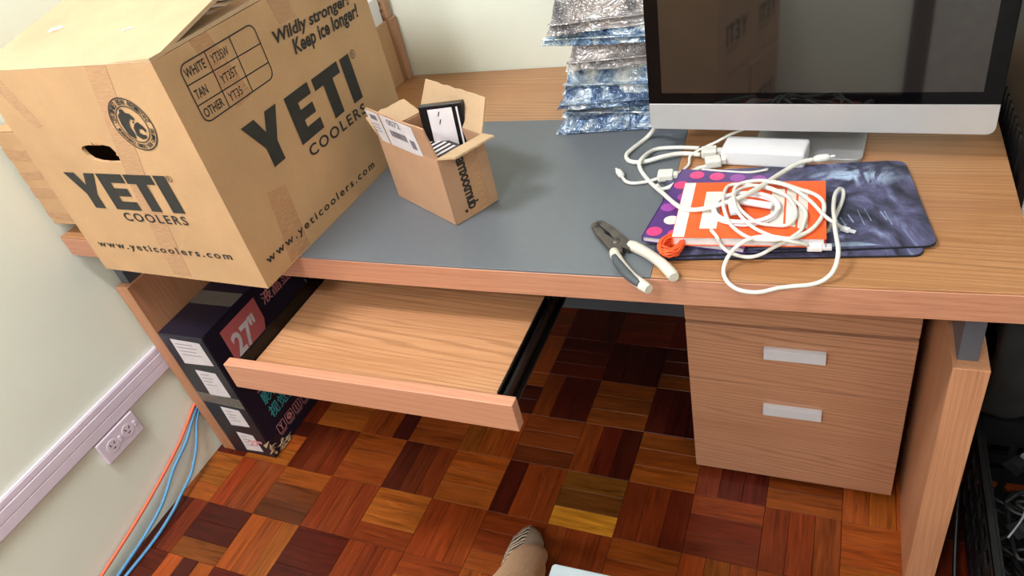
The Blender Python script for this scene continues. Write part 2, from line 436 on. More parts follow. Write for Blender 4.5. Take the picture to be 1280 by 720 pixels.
tag(o, 'blue network cable sagging lowest onto the floor beside the wall', 'cable')

# ================================================================== THE DESK
TOPZ, TH = 0.75, 0.0487
def bow(x): return -0.0175*(1-((x-0.9)/0.89)**2)
XL, XR, YB = 0.0125, 1.7745, 0.7685
desk = thing('desk', 'wide oak laminate desk with charcoal writing panel and pull-out tray', 'desk', (0, 0, 0))
xs = [XL+(XR-XL)*i/40 for i in range(41)]
PX0, PX1, PYB = 0.47, 1.292, 0.490      # writing panel
front = [(x, bow(x)) for x in xs]
outer = front+[(XR, YB), (XL, YB)]
MB().prism(outer, TOPZ-TH, TOPZ-0.0035).build('desktop', M_['edge'], desk, bevel=0.0008, bseg=1)
def strip(x0, x1, y1, fr):
    n = 24; p = [(x0+(x1-x0)*i/n, fr(x0+(x1-x0)*i/n)) for i in range(n+1)]
    return p+[(x1, y1), (x0, y1)]
eps = 0.0004
MB().prism(strip(XL, PX0-eps, YB, lambda x: bow(x)+0.0006), TOPZ-0.0035, TOPZ).build('top_veneer', M_['top'], desk, bevel=0.0005, bseg=1)
m = MB()
n = 24
pr = [(PX0+(PX1+0.012-PX0)*i/n) for i in range(n+1)]
MB().prism([(x, bow(x)+0.0006) for x in pr]+[(PX1-0.016, PYB), (PX0, PYB)], TOPZ-0.0035, TOPZ+0.0002).build('writing_panel', M_['greypanel'], desk, bevel=0.0004, bseg=1)
MB().prism([(PX0, PYB+eps), (PX1-0.016, PYB+eps), (PX1-0.016, YB), (PX0, YB)], TOPZ-0.0035, TOPZ).build('top_veneer', M_['top'], desk)
xq = [PX1+0.0124+(XR-PX1-0.0124)*i/n for i in range(n+1)]
MB().prism([(x, bow(x)+0.0006) for x in xq]+[(XR, YB), (PX1-0.0156, YB), (PX1-0.0156, PYB)], TOPZ-0.0035, TOPZ).build('top_veneer', M_['top'], desk, bevel=0.0005, bseg=1)
LZ = 0.581
for x0, x1 in ((0.0180, 0.0580), (1.707, 1.7529)):
    MB().box(x0, x1, 0.0342, 0.735, 0.0, LZ).build('leg', M_['leg'], desk, bevel=0.0012)
    for y0 in (0.052, 0.60):
        MB().box(x0+0.006, x0+0.032, y0, y0+0.085, LZ, TOPZ-TH).build('bracket', M_['darkmetal'], desk, bevel=0.001)
MB().box(0.0577, 1.707, 0.741, 0.757, 0.0, 0.66).build('modesty_panel', M_['modesty'], desk, bevel=0.001)
MB().box(0.045, 1.713, 0.60, 0.64, 0.655, TOPZ-TH).build('cross_beam', M_['darkmetal'], desk, bevel=0.001)
# keyboard tray on two slides
tray = MB().box(0.607, 1.094, -0.180, 0.36, 0.600, 0.616).build('keyboard_tray', M_['tray'], desk, bevel=0.0008)
MB().box(0.5822, 1.1337, -0.1985, -0.1795, 0.5882, 0.645).build('tray_front', M_['edge'], tray, bevel=0.0015)
for sx, x0 in ((-1, 0.582), (1, 1.0965)):
    m = MB(); xi = x0 if sx > 0 else x0
    m.box(x0+0.001, x0+0.0235, -0.172, 0.33, 0.606, 0.611)
    m.box(x0+(0.001 if sx > 0 else 0.0195), x0+(0.005 if sx > 0 else 0.0235), -0.172, 0.33, 0.606, 0.640)
    m.box(x0+0.009, x0+0.016, -0.176, 0.34, 0.606, 0.634)
    m.build('slide_rail', M_['rail'], tray, bevel=0.0006, bseg=1)
    m = MB(); m.box(x0+0.004, x0+0.0235, 0.055, 0.40, 0.630, 0.648); m.box(x0+0.004, x0+0.008, 0.055, 0.40, 0.648, TOPZ-TH)
    m.box(x0+0.006, x0+0.012, 0.048, 0.056, 0.626, 0.642)
    m.build('slide_bracket', M_['rail'], tray, bevel=0.0006, bseg=1)

# ================================================================== DRAWER PEDESTAL
px0, px1, pyf = 1.294, 1.6886, 0.2225
ped = thing('drawer_pedestal', 'oak laminate two-drawer pedestal with slim metal handles under the desk', 'drawers', (px0, pyf, 0))
PWd = px1-px0
MB().box(0.004, PWd-0.004, 0.032, 0.50, 0.022, 0.54).build('body', M_['drawer'], ped, bevel=0.001)
MB().box(0, PWd, 0.0, 0.0318, 0.4605, 0.54).build('top_panel', M_['drawer'], ped, bevel=0.0012)
for z0, z1, hx0, hx1, hz in ((0.304, 0.4525, 0.144, 0.252, 0.385), (0.020, 0.3015, 0.144, 0.252, 0.229)):
    dr = MB().box(0, PWd, 0.0, 0.0318, z0, z1).build('drawer', M_['drawer'], ped, bevel=0.0012)
    m = MB(); m.box(hx0, hx1, -0.0105, -0.0070, hz, hz+0.025); m.box(hx0, hx1, -0.0072, 0.0, hz+0.022, hz+0.025)
    m.build('handle', M_['alu'], dr, bevel=0.0008)
for x in (0.04, PWd-0.04):
    for y in (0.05, 0.46):
        MB().lathe([(0.0, 0.0), (0.014, 0.0), (0.016, 0.004), (0.016, 0.022), (0.0, 0.022)], 16, Matrix.Translation((x, y, 0))).build('foot', M_['black'], ped)

# ================================================================== CARTONS
LET = {'Y': ([(0, 1), (.36, 1), (.52, .66), (.68, 1), (1.02, 1), (.70, .40), (.70, 0), (.36, 0), (.36, .40)], 1.02),
       'E': ([(0, 0), (.86, 0), (.86, .24), (.36, .24), (.36, .39), (.80, .39), (.80, .61), (.36, .61), (.36, .76), (.86, .76), (.86, 1), (0, 1)], .86),
       'T': ([(.30, 0), (.66, 0), (.66, .75), (.96, .75), (.96, 1), (0, 1), (0, .75), (.30, .75)], .96),
       'I': ([(0, 0), (.36, 0), (.36, 1), (0, 1)], .36)}
def logo(mb, spots, z0, z1, M, skew=0.0):
    xb = spots[0][1]
    for ch, x0, x1 in spots:
        p, w = LET[ch]
        poly = [(x0+px/w*(x1-x0), z0+py*(z1-z0)+skew*(x0-xb)) for px, py in p]
        tri = tessellate_polygon([[Vector((a, b, 0)) for a, b in poly]])
        mb.add([(a, b, 0.0008) for a, b in poly], [tuple(t) for t in tri], M)
def reg_mark(mb, x, z, r, M):
    ring(mb, x, z, r*0.82, r, M, n=20); fit_text(mb, 'R', x-r*.4, x+r*.4, z-r*.5, z+r*.5, M)
def jag(pts, amp, seed=1):
    rr = random.Random(seed); return [(x+rr.uniform(-amp, amp), y+rr.uniform(-amp, amp)) for x, y in pts]
def panel(parent, name, M, w, h, th, mat, holes=(), bevel=0.0015):
    m = MB(); m.plate([(0, 0), (w, 0), (w, h), (0, h)], list(holes), -th, 0, M)
    return m.build(name, mat, parent, bevel=0 if holes else bevel, bseg=1)
def flap(parent, hinge, u, out_dir, length, th, mat, name='flap', seed=3, width=None, taper=0.004, curl=0.0):
    """flap from a hinge line: u along the hinge (metres = width), out_dir the way it points"""
    u = Vector(u).normalized(); d = Vector(out_dir).normalized(); n_ = u.cross(d)
    rr = random.Random(seed); m = MB(); NX, NY = 10, 5; top = []; bot = []
    for j in range(NY+1):
        for i in range(NX+1):
            a = i/NX; b = j/NY
            x = taper*b+a*(width-2*taper*b); y = b*length+(rr.uniform(-.0015, .0015) if j == NY else 0)
            c = curl*b*b*length
            p = Vector(hinge)+u*x+d*y+n_*(c+rr.uniform(-.0004, .0004)); top.append(p); bot.append(p-n_*th)
    q = (NX+1)*(NY+1); vs = top+bot; fs = []
    for j in range(NY):
        for i in range(NX):
            a = j*(NX+1)+i; fs.append((a, a+1, a+NX+2, a+NX+1)); fs.append((a+q, a+NX+1+q, a+NX+2+q, a+1+q))
    per = [i for i in range(NX+1)]+[(j+1)*(NX+1)-1 for j in range(1, NY+1)]+[NY*(NX+1)+i for i in range(NX-1, -1, -1)]+[j*(NX+1) for j in range(NY-1, 0, -1)]
    for i in range(len(per)):
        a, b = per[i], per[(i+1) % len(per)]; fs.append((b, a, a+q, b+q))
    m.add(vs, fs); return m.build(name, mat, parent)

W, L, H, CT = 0.4174, 0.5093, 0.3981, 0.006
def cooler_carton(name, label, loc, rz, detail=True, group=None):
    t = thing(name, label, 'box', loc, rz, group)
    MF = frame((0, 0, 0), (1, 0, 0), (0, 0, 1)); MR = frame((0, 0, 0), (0, 1, 0), (0, 0, 1))
    hole = jag([(-.264, .262), (-.258, .268), (-.240, .270), (-.220, .269), (-.205, .271), (-.190, .268), (-.183, .258), (-.186, .251), (-.176, .248), (-.175, .240), (-.19, .239), (-.212, .238), (-.236, .240), (-.252, .243), (-.259, .25)], .0008, 4)
    m = MB(); m.plate([(-W, 0), (0, 0), (0, H), (-W, H)], [hole], -CT, 0, MF); fp = m.build('front_panel', M_['kraft'], t)
    m = MB(); m.plate([(CT, 0), (L, 0), (L, H), (CT, H)], [], -CT, 0, MR); rp = m.build('side_panel', M_['kraft'], t)
    MB().box(-W, -W+CT, CT, L, 0, H).build('side_panel', M_['kraft'], t)
    MB().box(-W+CT, -CT, L-CT, L, 0, H).build('back_panel', M_['kraft'], t)
    MB().box(-W+CT, -CT, CT, L-CT, 0, CT).build('bottom_panel', M_['kraft'], t)
    # prints on the front
    m = MB(); logo(m, [('Y', -.352, -.272), ('E', -.268, -.205), ('T', -.200, -.134), ('I', -.129, -.101)], .146, .217, MF)
    reg_mark(m, -.093, .212, .006, MF)
    fit_text(m, 'COOLERS', -.262, -.107, .122, .140, MF, bold=.02, spacing=1.25)
    m.build('printed_logo', M_['ink'], fp)
    m = MB(); fit_text(m, 'www.yeticoolers.com', -.388, -.048, .052, .071, MF, bold=.02, spacing=1.35); m.build('printed_web_address', M_['ink'], fp)
    # prints on the side
    m = MB(); logo(m, [('Y', .092, .182), ('E', .203, .270), ('T', .282, .362), ('I', .371, .401)], .163, .250, MR, skew=-.02)
    reg_mark(m, .413, .238, .008, MR)
    fit_text(m, 'COOLERS', .212, .397, .131, .152, MR, bold=.02, spacing=1.25, skew=-.02)
    m.build('printed_logo', M_['ink'], rp)
    m = MB(); fit_text(m, 'www.yeticoolers.com', .022, .364, .030, .050, MR, bold=.02, spacing=1.35, skew=-.03); m.build('printed_web_address', M_['ink'], rp)
    if not detail:
        for s_, hx, dx in ((1, -W, 1), (-1, 0, -1)):
            MB().box(min(hx, hx+dx*.206), max(hx, hx+dx*.206), 0, L, H, H+CT).build('flap', M_['kraft'], t)
        m = MB().box(-W/2-.03, -W/2+.03, -.0006, L+.0006, H+CT, H+CT+.0006).build('tape', M_['tape'], t)
        return t
    # bear seal: rings, lettering round the rim, bear head
    cx, cz, R = -.106, .306, .044
    m = MB(); ring(m, cx, cz, R*.95, R, MF); ring(m, cx, cz, R*.66, R*.70, MF)
    def arc_text(s_, r, a0, a1, hgt, flip=False):
        for i, ch in enumerate(s_):
            if ch == ' ': continue
            a = math.radians(a0+(a1-a0)*i/(len(s_)-1)); up = a if not flip else a+math.pi
            M2 = MF @ Matrix.Translation((cx+r*math.cos(a), cz+r*math.sin(a), 0)) @ Matrix.Rotation(up-math.pi/2, 4, 'Z')
            fit_text(m, ch, -hgt*.33, hgt*.33, -hgt/2, hgt/2, M2, bold=.02)
    arc_text('CERTIFIED BEAR RESISTANT', R*.83, 172, 8, R*.19)
    arc_text('INTERAGENCY GRIZZLY BEAR COMMITTEE', R*.83, 193, 347, R*.15, True)
    b = lambda pts: [(cx+x*R, cz+y*R) for x, y in pts]
    def poly(pts):
        pp = b(pts); tri = tessellate_polygon([[Vector((a, c_, 0)) for a, c_ in pp]]); m.add([(a, c_, .0008) for a, c_ in pp], [tuple(q) for q in tri], MF)
    poly([(-.50, -.38), (-.56, .02), (-.50, .34), (-.34, .44), (-.28, .58), (-.12, .56), (-.06, .44), (.12, .40), (.24, .24), (.18, .14), (.02, .20), (-.12, .10), (-.20, -.12), (-.14, -.36), (-.24, -.56)])
    poly([(-.10, -.42), (-.04, -.12), (.10, .02), (.30, .10), (.46, -.06), (.52, -.22), (.42, -.30), (.36, -.18), (.20, -.16), (.10, -.30), (.26, -.38), (.40, -.40), (.34, -.52), (.10, -.56)])
    poly([(.02, .10), (.12, .13), (.14, .07), (.06, .04)])
    m.build('bear_seal', M_['ink'], fp)
    # stock table
    m = MB()
    def rowz(y): return -.035*(y-.036)
    o_ = rrect(.036, .205, .286, .377, .014); i_ = rrect(.0382, .2028, .2882, .3748, .012)
    vs = [(a, c_, .0008) for a, c_ in o_]+[(a, c_, .0008) for a, c_ in i_]; nn = len(o_)
    m.add(vs, [(i, (i+1) % nn, nn+(i+1) % nn, nn+i) for i in range(nn)], MR)
    for zz in (.347, .3155): line2(m, (.037, zz), (.204, zz-.004), .002, MR)
    for yy in (.091, .147): line2(m, (yy, .287), (yy+.001, .376), .002, MR)
    for zz, a_, b_ in ((.355, 'WHITE', 'YT35W'), (.323, 'TAN', 'YT35T'), (.294, 'OTHER', 'YT35')):
        fit_text(m, a_, .042, .042+.0085*len(a_), zz, zz+.014, MR, bold=.015); fit_text(m, b_, .098, .098+.0075*len(b_), zz-.001, zz+.0125, MR, bold=.01)
    m.build('stock_table', M_['ink'], rp)
    m = MB(); fit_text(m, 'Wildly stronger!', .236, .455, .322, .349, MR, bold=.03, shear=.2, skew=-.05); fit_text(m, 'Keep ice longer!', .270, .470, .289, .322, MR, bold=.03, shear=.2, skew=-.04)
    m.build('printed_slogan', M_['ink'], rp)
    m = MB(); fit_text(m, 'TUNDRA', .408, .484, .072, .089, MR, bold=.03, shear=.15); m.build('printed_name', M_['ink'], rp)
    # tape strips
    def tape(parent, M, quad, th=.0003):
        m = MB(); m.prism(quad, .0001, .0001+th, M); m.build('tape', M_['tape'], parent)
    tape(fp, MF, [(-.140, H), (-.094, H), (-.150, .20), (-.180, .006), (-.224, .006), (-.196, .20)])
    tape(fp, MF, [(-.395, .385), (-.362, .388), (-.325, .305), (-.348, .300)])
    tape(rp, MR, [(.086, .135), (.129, .126), (.124, .004), (.068, .004)])
    tape(rp, MR, [(.075, H), (.112, H), (.145, .285), (.105, .28)])
    tape(rp, MR, [(.252, H), (.300, H), (.304, .350), (.262, .352)])
    # torn cardboard round the hand hole
    m = MB()
    for x, z, a, b2 in ((-.214, .270, .009, .012),):
        m.add([(x-a, -.0004, z), (x+a, -.0004, z), (x+a*.4, -.012, z+b2*.6), (x-a*.2, -.009, z+b2)], [(0, 1, 2, 3)])
    m.build('torn_edge', M_['kraft_in'], fp)
    # flaps: side flaps folded in, front flap resting on top, lifted at the far end
    flap(t, (0, L, H+.001), (0, -1, 0), (-1, 0, -.05), .205, .005, M_['kraft_in'], width=L, seed=5)
    flap(t, (-W, 0, H+.001), (0, 1, 0), (1, 0, -.05), .205, .005, M_['kraft'], width=L, seed=6)
    flap(t, (-W, L, H+.002), (1, 0, 0), (0, -.3, 1), .235, .005, M_['kraft'], width=W, seed=8)
    a = math.radians(11.5)
    ff = flap(t, (-W, 0, H+.0015), (1, 0, 0), (0, math.cos(a), math.sin(a)), .252, .006, M_['kraft_in'], width=W, seed=7, taper=.004)
    rr = random.Random(2); m = MB()
    for i in range(7):   # shreds of clear tape left on the inner flap
        y = .11+i*.035; m.box(-.20+rr.uniform(0, .05), -.012, y, y+rr.uniform(.010, .022), H+.003, H+.0036)
    m.build('tape_shred', M_['paper'], t)
    for (x, y, s_) in ((-.315, .105, 1.0), (-.125, .085, .7)):
        z = H+.0015+y*math.tan(a); m = MB()
        m.add([(x-.016*s_, y-.008*s_, z+.0006), (x+.014*s_, y+.007*s_, z+.0022), (x+.008*s_, y+.003, z+.0075*s_), (x-.002*s_, y-.002, z+.005*s_), (x-.008*s_, y-.003, z+.006*s_)], [(0, 1, 2, 3, 4)])
        m.build('tear', M_['paper'], ff)
    return t
cooler_carton('cooler_carton', 'large kraft cooler carton with bear seal overhanging the desk front', (.6713, -.1079, .7503), -.0411)

# plain cartons
def carton(name, label, loc, rz, w, d, h, mat, group=None, th=.004, tape_top=True, strips=0):
    t = thing(name, label, 'box', loc, rz, group)
    for nm, b in (('front_panel', (0, w, 0, th, 0, h)), ('back_panel', (0, w, d-th, d, 0, h)), ('side_panel', (0, th, th, d-th, 0, h)), ('side_panel', (w-th, w, th, d-th, 0, h)), ('bottom_panel', (th, w-th, th, d-th, 0, th))):
        MB().box(*b).build(nm, mat, t, bevel=.001, bseg=1)
    MB().box(0, w/2-.0006, 0, d, h, h+th).build('flap', mat, t, bevel=.001, bseg=1)
    MB().box(w/2+.0006, w, 0, d, h, h+th).build('flap', mat, t, bevel=.001, bseg=1)
    if tape_top: MB().box(w/2-.024, w/2+.024, -.0005, d+.0005, h+th, h+th+.0004).build('tape', M_['tape'], t)
    for i in range(strips):
        z = h*(.08+.85*i/strips+.05*(i % 2)); MB().prism([(0, z-.008*(i % 2)), (w, z-.03+.02*(i % 3)), (w, z-.005+.02*(i % 3)), (0, z+.016)], .0001, .0005, frame((0, 0, 0), (1, 0, 0), (0, 0, 1))).build('tape', M_['tape'], t)
    return t
sh = thing('folded_cardboard', 'flattened cardboard sheet lying under the taped carton at the desk end', 'cardboard', (.03, .035, .7502))
for i in range(3): MB().box(0, .205, .002*i, .40-.003*i, .0095*i, .0095*i+.009).build('layer', M_['kraft_edge'], sh, bevel=.001, bseg=1)
carton('taped_carton', 'kraft carton crossed with tape strips beside the left wall', (.012, .008, .7788), 0, .225, .40, .215, M_['kraft'], strips=4)
carton('narrow_carton', 'narrow kraft carton behind the cooler carton, under the white box', (.31, .62, .7502), 0, .185, .119, .152, M_['kraft'], tape_top=False)
carton('narrow_carton', 'slim kraft carton squeezed between the white-topped carton and back wall', (.31, .741, .7502), 0, .197, .0265, .155, M_['kraft_pink'], tape_top=False)
t = thing('white_box', 'small white box on the narrow carton behind the cooler carton', 'box', (.40, .655, .7502+.156))
MB().box(0, .09, 0, .075, 0, .048).build('tray', M_['white'], t, bevel=.001)
MB().box(-.001, .091, -.001, .076, .030, .060).build('lid', M_['white'], t, bevel=.001)
t = thing('bubble_wrap_roll', 'brown bubbly wrapped bundle on the slim carton against the wall', 'bundle', (.41, .752, .7502+.159))
m = MB(); m.prism(rrect(-.07, .09, -.012, .012, .008), 0, .12); m.build('wrap', M_['kraft_pink'], t, bevel=.003)
m = MB()
for i in range(8):
    for j in range(7): m.lathe([(.007, 0), (.005, .003), (0, .0042)], 8, frame((-.06+i*.0195, -.012, .012+j*.016), (1, 0, 0), (0, 0, 1)))
b_ = m.build('bubbles', M_['kraft_pink'], t); b_['kind'] = 'stuff'

# ---- small open carton
SW, SL, SH, ST = .098, .192, .130, .003
sb = thing('open_carton', 'small open kraft carton with shipping label and black script on its end', 'box', (.941, .094, .7503), math.radians(61.3))
ME = frame((0, 0, 0), (1, 0, 0), (0, 0, 1)); ML = frame((0, SL, 0), (0, -1, 0), (0, 0, 1))
ep = panel(sb, 'end_panel', ME, SW, SH, ST, M_['kraft_pink'])
lp = panel(sb, 'side_panel', ML, SL, SH, ST, M_['kraft_pink'])
MB().box(SW-ST, SW, ST, SL-ST, 0, SH).build('side_panel', M_['kraft_pink'], sb)
MB().box(ST, SW-ST, SL-ST, SL, 0, SH).build('end_panel', M_['kraft_pink'], sb)
MB().box(ST, SW-ST, ST, SL-ST, 0, ST).build('bottom_panel', M_['kraft_pink'], sb)
a = math.radians(8)
lf = flap(sb, (0, SL, SH), (0, -1, 0), (-math.sin(a), 0, math.cos(a)), .058, ST, M_['kraft_pink'], width=SL, seed=11)
a = math.radians(13); flap(sb, (0, 0, SH), (1, 0, 0), (0, -math.cos(a), math.sin(a)), .046, ST, M_['kraft_in'], width=SW, seed=12, taper=.008)
a = math.radians(28); flap(sb, (SW, 0, SH), (0, 1, 0), (math.sin(a), 0, math.cos(a)), .062, ST, M_['kraft_in'], width=SL, seed=13, taper=.006)
a = math.radians(62); flap(sb, (SW, SL, SH), (-1, 0, 0), (0, math.sin(a), math.cos(a)), .045, ST, M_['kraft_in'], width=SW, seed=14, taper=.006)
a = math.radians(8); MFl = frame((0, SL, SH), (0, -1, 0), (-math.sin(a), 0, math.cos(a)))
m = MB(); m.prism([(.046, -.018), (.150, -.004), (.152, .054), (.052, .0565)], .0006, .0010, MFl); lb = m.build('shipping_label', M_['paper'], lf)
m = MB(); m.prism([(.001, .056), (.046, .056), (.040, -.020), (.018, -.024)], .0006, .0010, MFl); lb2 = m.build('shipping_label', M_['paper'], lf)
m = MB(); fit_text(m, '0072', .070, .112, .040, .053, MFl, bold=.01, off=.0014)
rr = random.Random(5); x = .066
while x < .118:
    w_ = rr.uniform(.0006, .0018); flat(m, [(x, .016), (x+w_, .016), (x+w_, .030), (x, .030)], MFl, .0014); x += w_+rr.uniform(.0005, .0014)
flat(m, [(.126, .006), (.141, .006), (.141, .024), (.126, .024)], MFl, .0013)
for i in range(3): line2(m, (.010, .030-.007*i), (.034, .030-.007*i), .0016, MFl, .0014)
flat(m, [(.014, .040), (.036, .040), (.036, .050), (.014, .050)], MFl, .0014)
m.build('label_print', M_['greyink'], lb)['kind'] = 'stuff'
Mt = ME @ Matrix.Translation((.044, .105, 0)) @ Matrix.Rotation(-math.pi/2, 4, 'Z')
m = MB(); fit_text(m, 'amxxxmub', -.010, .090, -.012, .012, Mt, bold=.03, spacing=.88); fit_text(m, ',', .085, .092, -.021, -.014, Mt, bold=.05); m.build('printed_script', M_['ink'], ep)
m = MB(); m.prism([(.034, .001), (.078, .001), (.078, SH-.001), (.034, SH-.001)], .0001, .0004, ME); m.build('tape', M_['tape'], ep)
# black product boxes inside
boxm = plain('black_gloss_card', (20, 20, 22), 0.25, vary=.05)
def product_box(label, M, w, d, h, lab):
    o = link('product_box', None); tag(o, label, 'box', 'black boxes in the open carton'); o.matrix_world = M
    MB().box(0, w, 0, d, 0, h).build('case', boxm, o, bevel=.0015)
    Mq = frame((0, 0, 0), (1, 0, 0), (0, 0, 1))
    if lab == 'sheet':
        for a0, a1 in ((.20, .76), (.85, .89)):
            MB().prism([(w*a0, h*.10), (w*a1, h*.10), (w*a1, h*.92), (w*a0, h*.92)], .0003, .0007, Mq).build('paper_label', M_['paper'], o)
        for y_ in (.60, .76): m = MB(); line2(m, (w*.42, h*y_), (w*.46, h*(y_+.10)), .0018, Mq, .0011); m.build('label_mark', M_['ink'], o)
    else:
        for i in range(5): MB().box(w*(.08+.13*i), w*(.14+.13*i), d*.12, d*.88, h+.0003, h+.0008).build('stripe', M_['paper'], o)
base = Matrix.Translation((.941, .094, .7503)) @ Matrix.Rotation(math.radians(61.3), 4, 'Z')
product_box('glossy black box with white label leaning upright in the open carton', Matrix.Translation((.868, .186, .8420)) @ Matrix.Rotation(math.radians(10.7), 4, 'Z') @ Matrix.Rotation(math.radians(-8), 4, 'X'), .080, .017, .085, 'sheet')
for i, (x, y, z) in enumerate(((.006, .115, .0865), (.008, .176, .0600), (.006, .178, .0320), (.008, .176, .0036))):
    lb_ = ['striped black box lying topmost under the leaning labelled box', 'black box second from top of the lying pile in the open carton', 'black box third from top of the lying pile in the open carton', 'lowest black box lying on the open carton bottom'][i]
    product_box(lb_, base @ Matrix.Translation((x, y, z)) @ Matrix.Rotation(-math.pi/2, 4, 'Z'), .105 if i == 0 else .160, .070, .0255, 'stripes')

# ---- monitor carton under the desk
mw, mdp, mh = .143, .66, .4385
mc = thing('monitor_carton', 'dark navy monitor carton with 27-inch badge beside the left desk leg', 'box', (.060, .034, .0004))
navy = plain('navy_printed_card', (30, 28, 46), 0.38, vary=.06)
navy2 = plain('navy_side_card', (33, 34, 44), 0.35, vary=.06)
MFm = frame((0, 0, 0), (1, 0, 0), (0, 0, 1)); MRm = frame((mw, 0, 0), (0, 1, 0), (0, 0, 1))
f_ = panel(mc, 'front_panel', MFm, mw, mh, .005, navy2)
r_ = MB().box(mw-.005, mw, .005, mdp, 0, mh).build('side_panel', navy, mc, bevel=.001, bseg=1)
MB().box(0, .005, .005, mdp, 0, mh).build('side_panel', navy, mc, bevel=.001, bseg=1)
MB().box(.005, mw-.005, mdp-.005, mdp, 0, mh).build('back_panel', navy, mc)
tp = MB().box(0, mw, 0, mdp, mh, mh+.004).build('top_panel', navy, mc, bevel=.001, bseg=1)
clear = N('clear_packing_tape'); clear.set(Base_Color=lin(150, 140, 128), Roughness=.12, Alpha=.35); nz = clear.noise(clear.coords((20, 5, 5)), 6, 4); clear.bump(nz, 0, .6, .004); M_['clear'] = clear.m
MB().box(.002, mw-.002, .115, .165, mh+.0042, mh+.0046).build('tape', M_['clear'], tp)
salm = plain('salmon_badge', (208, 110, 112), .4, vary=.03); pink = plain('pink_print', (222, 150, 152), .5); cyan = plain('cyan_print', (70, 186, 196), .5); wht = plain('white_print', (236, 226, 232), .5)
m = MB(); m.prism([(.050, .415), (.050, .292), (.135, .292), (.168, .310), (.185, .345), (.185, .415)], .0002, .0005, MRm); bd = m.build('badge', salm, r_)
m = MB(); fit_text(m, '27"', .066, .158, .318, .388, MRm, bold=.03, off=.0012); m.build('badge_number', wht, bd)
m = MB(); fit_text(m, 'LED Backlight Monitor', .078, .196, .272, .286, MRm, bold=.01); m.build('printed_line', wht, r_)
m = MB(); fit_text(m, '液晶显示器', .205, .410, .370, .408, MRm, bold=.006); m.build('printed_title', pink, r_)
m = MB(); fit_text(m, '影院级', .055, .170, .150, .190, MRm, bold=.006); fit_text(m, '视觉盛宴', .055, .205, .098, .140, MRm, bold=.006); m.build('printed_slogan', cyan, r_)
m = MB(); fit_text(m, 'HDMI', .055, .085, .196, .204, MRm, bold=.01); m.build('printed_line', pink, r_)
m = MB()
for i in range(6):
    x = .050+i*.038
    for a_, b_ in (((x, .042), (x+.030, .042)), ((x+.030, .042), (x+.030, .072)), ((x+.030, .072), (x, .072)), ((x, .072), (x, .042))): line2(m, a_, b_, .0022, MRm)
    if i % 3 == 0: fit_text(m, 'Y', x+.008, x+.022, .046, .068, MRm, bold=.02)
    elif i % 3 == 1:
        ring(m, x+.015, .058, .004, .010, MRm, n=14); line2(m, (x+.015, .058), (x+.015, .045), .002, MRm)
    else:
        line2(m, (x+.010, .046), (x+.010, .068), .003, MRm); line2(m, (x+.020, .046), (x+.020, .068), .003, MRm)
    line2(m, (x+.002, .036), (x+.028, .036), .002, MRm)
m.build('handling_icons', pink, r_)
for x0, x1, z0, z1 in ((.030, .128, .345, .428), (.048, .118, .232, .325), (.052, .118, .118, .190), (.050, .110, .015, .090)):
    m = MB(); m.prism([(x0, z0), (x1, z0+.004), (x1-.002, z1-.004), (x0+.003, z1)], .0002, .0006, MFm); lb = m.build('paper_label', M_['paper'], f_)
    m = MB()
    for q in range(4): line2(m, (x0+.012, z1-.014-q*.012), (x1-.03+.008*(q % 2), z1-.014-q*.012), .0018, MFm, .0010)
    m.build('label_print', M_['greyink'], lb)['kind'] = 'stuff'
m = MB(); fit_text(m, '27"', .078, .126, .040, .066, MFm, bold=.04, off=.0012); m.build('printed_size', pink, f_)
m = MB(); m.prism([(.0, .205), (mw, .195), (mw, .232), (.0, .240)], .0007, .0010, MFm); m.build('tape', M_['clear'], f_)
m = MB(); rr = random.Random(9)
for i in range(46):
    y = rr.uniform(-.006, .075); z = rr.uniform(.0, .055)*max(.2, 1-y/.08)
    c_ = Vector((mw+.004, y, z+.004)); s_ = rr.uniform(.007, .014)
    pts = [c_+Vector((rr.uniform(-.002, .004), rr.uniform(-s_, s_), rr.uniform(-s_*.5, s_))) for _ in range(4)]
    for p_ in pts: p_.z = max(p_.z, .0012)
    m.add(pts, [(0, 1, 2), (0, 2, 3), (0, 3, 1), (1, 3, 2)])
m.build('frayed_corner', M_['kraft_in'], f_)

# ================================================================== ALL-IN-ONE COMPUTER
pc = thing('all_in_one_computer', 'switched-off silver all-in-one computer with black glossy screen on the desk', 'computer', (1.4905, .33, .7503), -.0809)
foot = MB(); foot.prism(rrect(-.087, .087, -.016, .150, .014), 0, .007); foot.build('stand_foot', M_['chin'], pc, bevel=.0012)
nk = MB(); path = [(.150, .0035), (.152, .004), (.149, .03), (.140, .06), (.125, .10), (.108, .14), (.092, .18), (.080, .21)]
for (y0, z0), (y1, z1) in zip(path, path[1:]):
    nk.add([(-.085, y0, z0), (.085, y0, z0), (.085, y1, z1), (-.085, y1, z1), (-.085, y0+.006, z0+.003), (.085, y0+.006, z0+.003), (.085, y1+.006, z1+.003), (-.085, y1+.006, z1+.003)],
           [(0, 1, 2, 3), (7, 6, 5, 4), (0, 3, 7, 4), (1, 5, 6, 2)])
nk.build('stand_neck', M_['chin'], pc, smooth=True)
CH, HT, CW = .0457, .362, .2575
MH = frame((0, -.0118, .0525), (1, 0, 0), (0, math.sin(.0986), math.cos(.0986)))
def low_round(x0, x1, y0, y1, r, n=6):
    p = [(x1, y1), (x0, y1)]
    for cx, a in ((x0+r, 180), (x1-r, 270)):
        for i in range(n+1):
            t_ = math.radians(a+90*i/n); p.append((cx+r*math.cos(t_), y0+r+r*math.sin(t_)))
    return p
MB().prism(low_round(-CW, CW, 0, CH, .012), -.010, .0, MH).build('chin', M_['chin'], pc, bevel=.0008, bseg=1)
